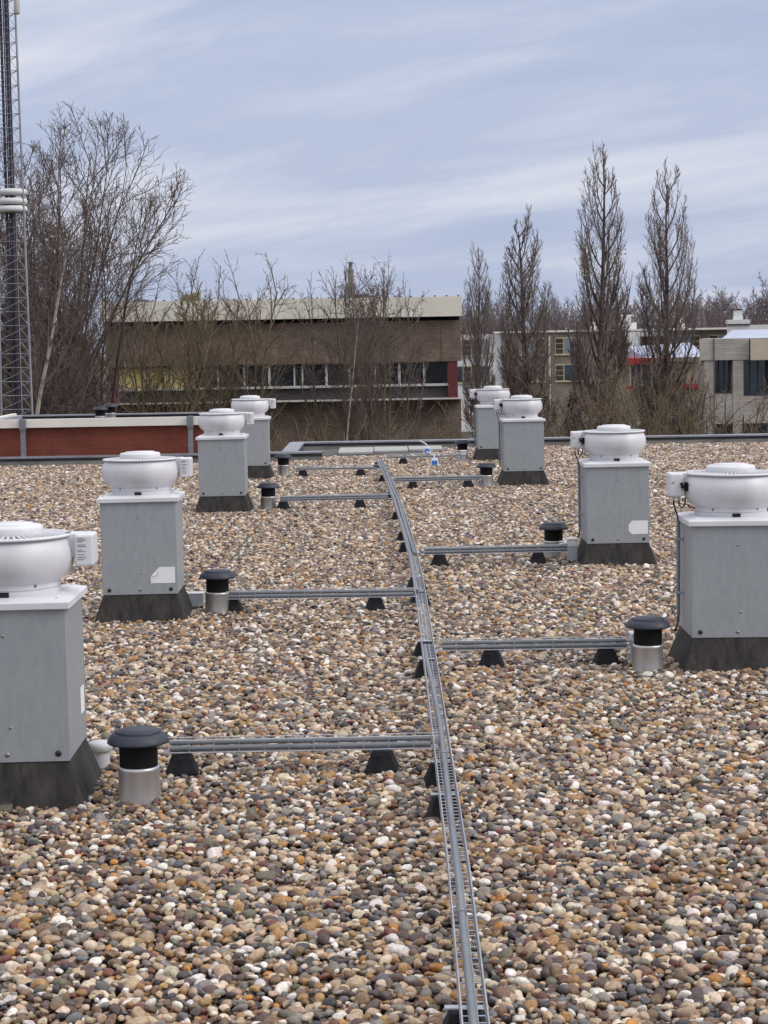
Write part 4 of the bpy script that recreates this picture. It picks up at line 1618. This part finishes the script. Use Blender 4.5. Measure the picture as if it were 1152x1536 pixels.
tree_proto('birch', 71, BIRCH, 14.0, 0.15, lean=(0.17, 0), bark='birch', twig='twig', split=1)
tree_proto('thick1', 81, THICKET, 5.5, 0.10, trunk_len=0.7, bark='mossbark', twig='mosstwig')
tree_proto('thick2', 83, THICKET, 5.5, 0.10, trunk_len=0.7, bark='bark', twig='twig')
tree_proto('thick3', 87, THICKET, 5.2, 0.10, trunk_len=0.7, bark='mossbark', twig='twig', leaves=700)

G = GROUND_Z
BT = 'big bare trees on the left'
place_tree('big1', 'bare_tree', 'tall bare tree with limbs fanning right over the brown building', 'tree', (-12.7, 75, G), 0.0, 1.0, BT, 1.0)
place_tree('big2', 'bare_tree', 'shorter bare tree whose right boughs end above the cream roof band corner', 'tree', (-11.5, 78, G), 0.6, 0.90, BT, 1.02)
place_tree('big2', 'bare_tree', 'tall bare tree behind the lattice mast at the left edge', 'tree', (-17.0, 82, G), 1.0, 1.02, BT)
place_tree('big2', 'bare_tree', 'bare tree between the lattice mast and the birch, set farther back', 'tree', (-14.6, 92, G), 2.6, 1.0, BT)
place_tree('birch', 'birch_tree', 'slender birch with pale flecked trunk right of the lattice mast', 'tree', (-12.75, 70, G), 0.0, 0.97, None, 0.8)

BU = 'bare mossy trees in front of the brown building'
place_tree('bush1', 'bare_tree', 'mossy many-stemmed bare tree before the yellow windows', 'tree', (-9.3, 86, G), 0.2, 1.11, BU, 0.9)
place_tree('bush2', 'bare_tree', 'bare tree with twisted top beside the beige roof block', 'tree', (-8.2, 88, G), 2.0, 1.12, BU, 0.85)
place_tree('bush1', 'bare_tree', 'bare tree reaching the sky left of the flue, behind the far left fan', 'tree', (-6.2, 87, G), 3.3, 1.15, BU, 0.95)
place_tree('bush3', 'bare_tree', 'thin bare tree directly in front of the stepped roof flue', 'tree', (-1.6, 88, G), 0.9, 1.08, BU, 0.75)
place_tree('bush3', 'bare_tree', 'thin bare tree with few rusty leaves right of the stepped flue', 'tree', (0.2, 86, G), 4.4, 1.07, BU, 0.72)
place_tree('birch', 'birch_tree', 'young birch with pale stem right of the flue', 'tree', (-1.75, 80, G), 0.0, 0.78, None, 0.4)

PO = 'columnar trees with upright branches'
place_tree('pop1', 'poplar_tree', 'tallest columnar bare tree, third from the left', 'tree', (11.2, 105, G), 0.4, 0.98, PO, 1.12)
place_tree('pop2', 'poplar_tree', 'columnar bare tree with two leading stems, nearest the grey office block', 'tree', (14.85, 106, G), 2.2, 0.94, PO, 1.16)
place_tree('pop3', 'poplar_tree', 'columnar bare tree of middle height in front of the cream windows', 'tree', (9.0, 125, G), 1.2, 0.93, PO, 1.5)
place_tree('pop2', 'poplar_tree', 'smallest columnar bare tree beside the end of the brown building', 'tree', (7.1, 150, G), 3.9, 0.83, PO, 1.1)

TH = 'leafless thickets'
th = [(-17.5, 66, 'thick2'), (-15.9, 74, 'thick2'), (-14.3, 68, 'thick1'), (-12.7, 76, 'thick2'), (-11.6, 66, 'thick3'), (-10.2, 74, 'thick1'), (-8.9, 68, 'thick1'),
      (-7.4, 76, 'thick1'), (-6.0, 68, 'thick3'), (-4.7, 76, 'thick1'), (-3.4, 70, 'thick1'), (-2.0, 76, 'thick1'), (-0.8, 70, 'thick1'), (0.9, 76, 'thick3'), (2.4, 70, 'thick2'),
      (4.2, 84, 'thick1'), (5.2, 92, 'thick1'), (6.3, 86, 'thick2'), (7.4, 94, 'thick3'), (8.6, 88, 'thick3'), (9.9, 92, 'thick3'), (11.0, 88, 'thick1'), (12.4, 92, 'thick1'),
      (13.6, 88, 'thick1'), (12.6, 97, 'thick1'), (13.7, 99, 'thick1'), (10.4, 99, 'thick1'), (11.6, 101, 'thick3'), (15.4, 100, 'thick2'), (8.0, 100, 'thick3'), (15.2, 90, 'thick2'), (16.6, 86, 'thick1'), (18.0, 88, 'thick1'),
      (-19.5, 104, 'thick2'), (-18.0, 108, 'thick2'), (-16.6, 103, 'thick2'), (-15.4, 108, 'thick2'), (-14.6, 101, 'thick2'), (-16.0, 96, 'thick2'), (-17.4, 98, 'thick1'), (-15.0, 105, 'thick2')]
rngt = random.Random(3)
for i, (x, y, k) in enumerate(th):
    where = ('tall and dark behind the lattice mast' if y > 94 and x < -14 else
             'below the lattice mast' if x < -14 else 'between mast and brown building' if x < -10.8 else 'below the yellow windows' if x < -8
             else 'behind the far left fan' if x < -4 else 'below the stepped flue' if x < 0 else 'by the right end of the brown building' if x < 5.7
             else 'below the smallest poplar' if x < 8 else 'below the middle poplar' if x < 10.4 else 'below the tallest poplar' if x < 13 else 'below the grey office block')
    place_tree(k, 'thicket', 'brown leafless thicket ' + where, 'shrub', (x, y, G), rngt.uniform(0, 6.28), rngt.uniform(0.95, 1.2) * (1.75 if y > 94 and x < -14 else 1.22 if x > 8 else 1.0), TH, 1.05)


# dark conifers behind the mast and a dark evergreen by the tallest poplar
def conifer(name, label, loc, h, w, seed, cat='tree'):
    t = thing(name, label, cat, loc, 0, 'dark evergreens')
    m = MB()
    m.tube([(0, 0, -0.3), (0, 0, h * 0.95)], [0.2, 0.03], 8)
    m.build('trunk', M['bark'], t)
    nr = np.random.default_rng(seed)
    n = 9000
    z = h * (0.06 + 0.94 * (1 - np.sqrt(nr.random(n))))
    lay = 0.75 + 0.25 * np.sin(z * 5.0)
    rad = w * (1 - z / h) ** 0.75 * lay * np.sqrt(nr.uniform(0.15, 1, n))
    az = nr.uniform(0, 6.283, n)
    rad *= 0.8 + 0.25 * np.sin(az * 3 + z)
    c = np.c_[rad * np.cos(az), rad * np.sin(az), z - rad * 0.25]
    out = np.c_[np.cos(az), np.sin(az), nr.uniform(-0.5, 0.4, n)]
    s = nr.uniform(0.14, 0.30, (n, 1))
    sd2 = np.cross(out, nr.normal(0, 1, (n, 3)))
    sd2 /= np.linalg.norm(sd2, axis=1, keepdims=True)
    V = np.stack([c - out * s, c + sd2 * s * 0.3, c + out * s, c - sd2 * s * 0.3], axis=1).reshape(-1, 3)
    o = bpy.data.objects.new('crown', np_mesh('crown', V, np.arange(len(V)).reshape(-1, 4), M['needle']))
    COL.objects.link(o)
    o.parent = t


conifer('conifer', 'dark evergreen behind the lattice mast at the left edge', (-17.2, 96, G), 12.5, 2.2, 1)
conifer('conifer', 'dark evergreen right of the mast behind the birch', (-15.0, 100, G), 10.8, 2.0, 2)
conifer('conifer', 'dark narrow evergreen before the tan flats, left of the tallest poplar', (10.1, 108, G), 5.6, 1.1, 3)

# far-off woods: one mass
tw = []
for s in range(4):
    rng = random.Random(200 + s)
    out = [[] for _ in range(4)]
    lv = [dict(n=6, wob=0.04, up=0.03, tip=0.3),
          dict(n=5, wob=0.1, up=0.06, k=16, t0=0.25, ang=D2(36), da=D2(12), len=0.42, rad=0.5, rmin=0.05, sh=0.5, tip=0.3),
          dict(n=3, wob=0.12, up=0.05, k=8, t0=0.2, ang=D2(36), da=D2(12), len=0.42, rad=0.5, rmin=0.03, tip=0.5),
          dict(n=2, wob=0.12, up=0.04, k=6, t0=0.2, ang=D2(40), da=D2(12), len=0.5, rad=0.6, rmin=0.02, tip=0.6)]
    grow(rng, (0, 0, 0), (0, 0, 1), 12.0, 0.2, 0, lv, out)
    V, F = seg_arrays(np.array([q for o in out for q in o]), 3)
    V *= 15.0 / V[:, 2].max()
    tw.append((V, F))
rng = random.Random(77)
VV, FF, off = [], [], 0
for i in range(260):
    x = rng.uniform(-20, 90)
    y = rng.uniform(255, 340)
    s = rng.uniform(0.82, 1.04) * (1.0 if rng.random() > 0.12 else 1.12)
    if x < 26:
        s *= 0.94
    V, F = tw[rng.randrange(4)]
    a = rng.uniform(0, 6.28)
    c, sn = math.cos(a), math.sin(a)
    W = np.c_[V[:, 0] * c - V[:, 1] * sn, V[:, 0] * sn + V[:, 1] * c, V[:, 2]] * s + np.array([x, y, G])
    VV.append(W)
    FF.append(F + off)
    off += len(W)
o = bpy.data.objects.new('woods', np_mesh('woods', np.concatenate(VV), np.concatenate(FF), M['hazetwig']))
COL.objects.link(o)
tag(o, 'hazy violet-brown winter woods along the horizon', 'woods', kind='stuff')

# ------------------------------------------------------------------ lattice mast
MS = 0.69
MX, MY = -16.03 * MS, 90.0 * MS
t = thing('lattice_mast', 'tall galvanised lattice radio mast with white drum antennas at the left edge', 'mast', (MX, MY, CAM_H + (G - CAM_H) * MS))
t.scale = (MS, MS, MS)
H1 = 34.0
ZB = -3.9                                # foot of the mast, on the ground


def hw(z):
    return 0.86 - (0.86 - 0.40) * (z / H1)


legs = []
N_ = 64
segs, legp = [], []
for k in range(3):
    a = R_(-30 + 120 * k)
    legp.append((math.cos(a), math.sin(a)))


def lp(k, z):
    r = hw(z) * 1.0
    return (legp[k][0] * r, legp[k][1] * r, z)


for k in range(3):
    s = [(*lp(k, ZB + (H1 - ZB) * i / 12), *lp(k, ZB + (H1 - ZB) * (i + 1) / 12), 0.05, 0.05) for i in range(12)]
    wire_obj('leg', s, 6, M['mastwire'], t)
nb = 62
for i in range(nb):
    z0, z1 = ZB + (H1 - ZB) * i / nb, ZB + (H1 - ZB) * (i + 1) / nb
    for k in range(3):
        k2 = (k + 1) % 3
        segs.append((*lp(k, z0), *lp(k2, z1), 0.014, 0.014))
        segs.append((*lp(k2, z0), *lp(k, z0), 0.014, 0.014))
wire_obj('lattice', segs, 4, M['mastwire'], t)
m = MB()
for dx in (-0.20, 0.02):
    m.tube([(dx, -0.1, 0.5), (dx, -0.1, H1)], 0.06, 8)
for dx in (-0.09, 0.13):
    m.tube([(dx, -0.05, 0.5), (dx, -0.05, H1)], 0.03, 6)
m.build('cable_bundle', M['mastcable'], t)
for z in (15.35, 14.95, 14.62):
    m = MB()
    m.lathe([(0.0, z - 0.13), (0.62, z - 0.13), (0.68, z - 0.05), (0.68, z + 0.05), (0.62, z + 0.13), (0.0, z + 0.14)], 24)
    m.build('drum_antenna', M['whitewall'], t)
m = MB()
m.lathe([(0.0, 0), (0.10, 0), (0.13, 0.05), (0.13, 1.4), (0.1, 1.45), (0, 1.45)], 14)
o = m.build('panel_antenna', M['whiteframe'], t)
o.location = (0.60, -0.6, 22.9)
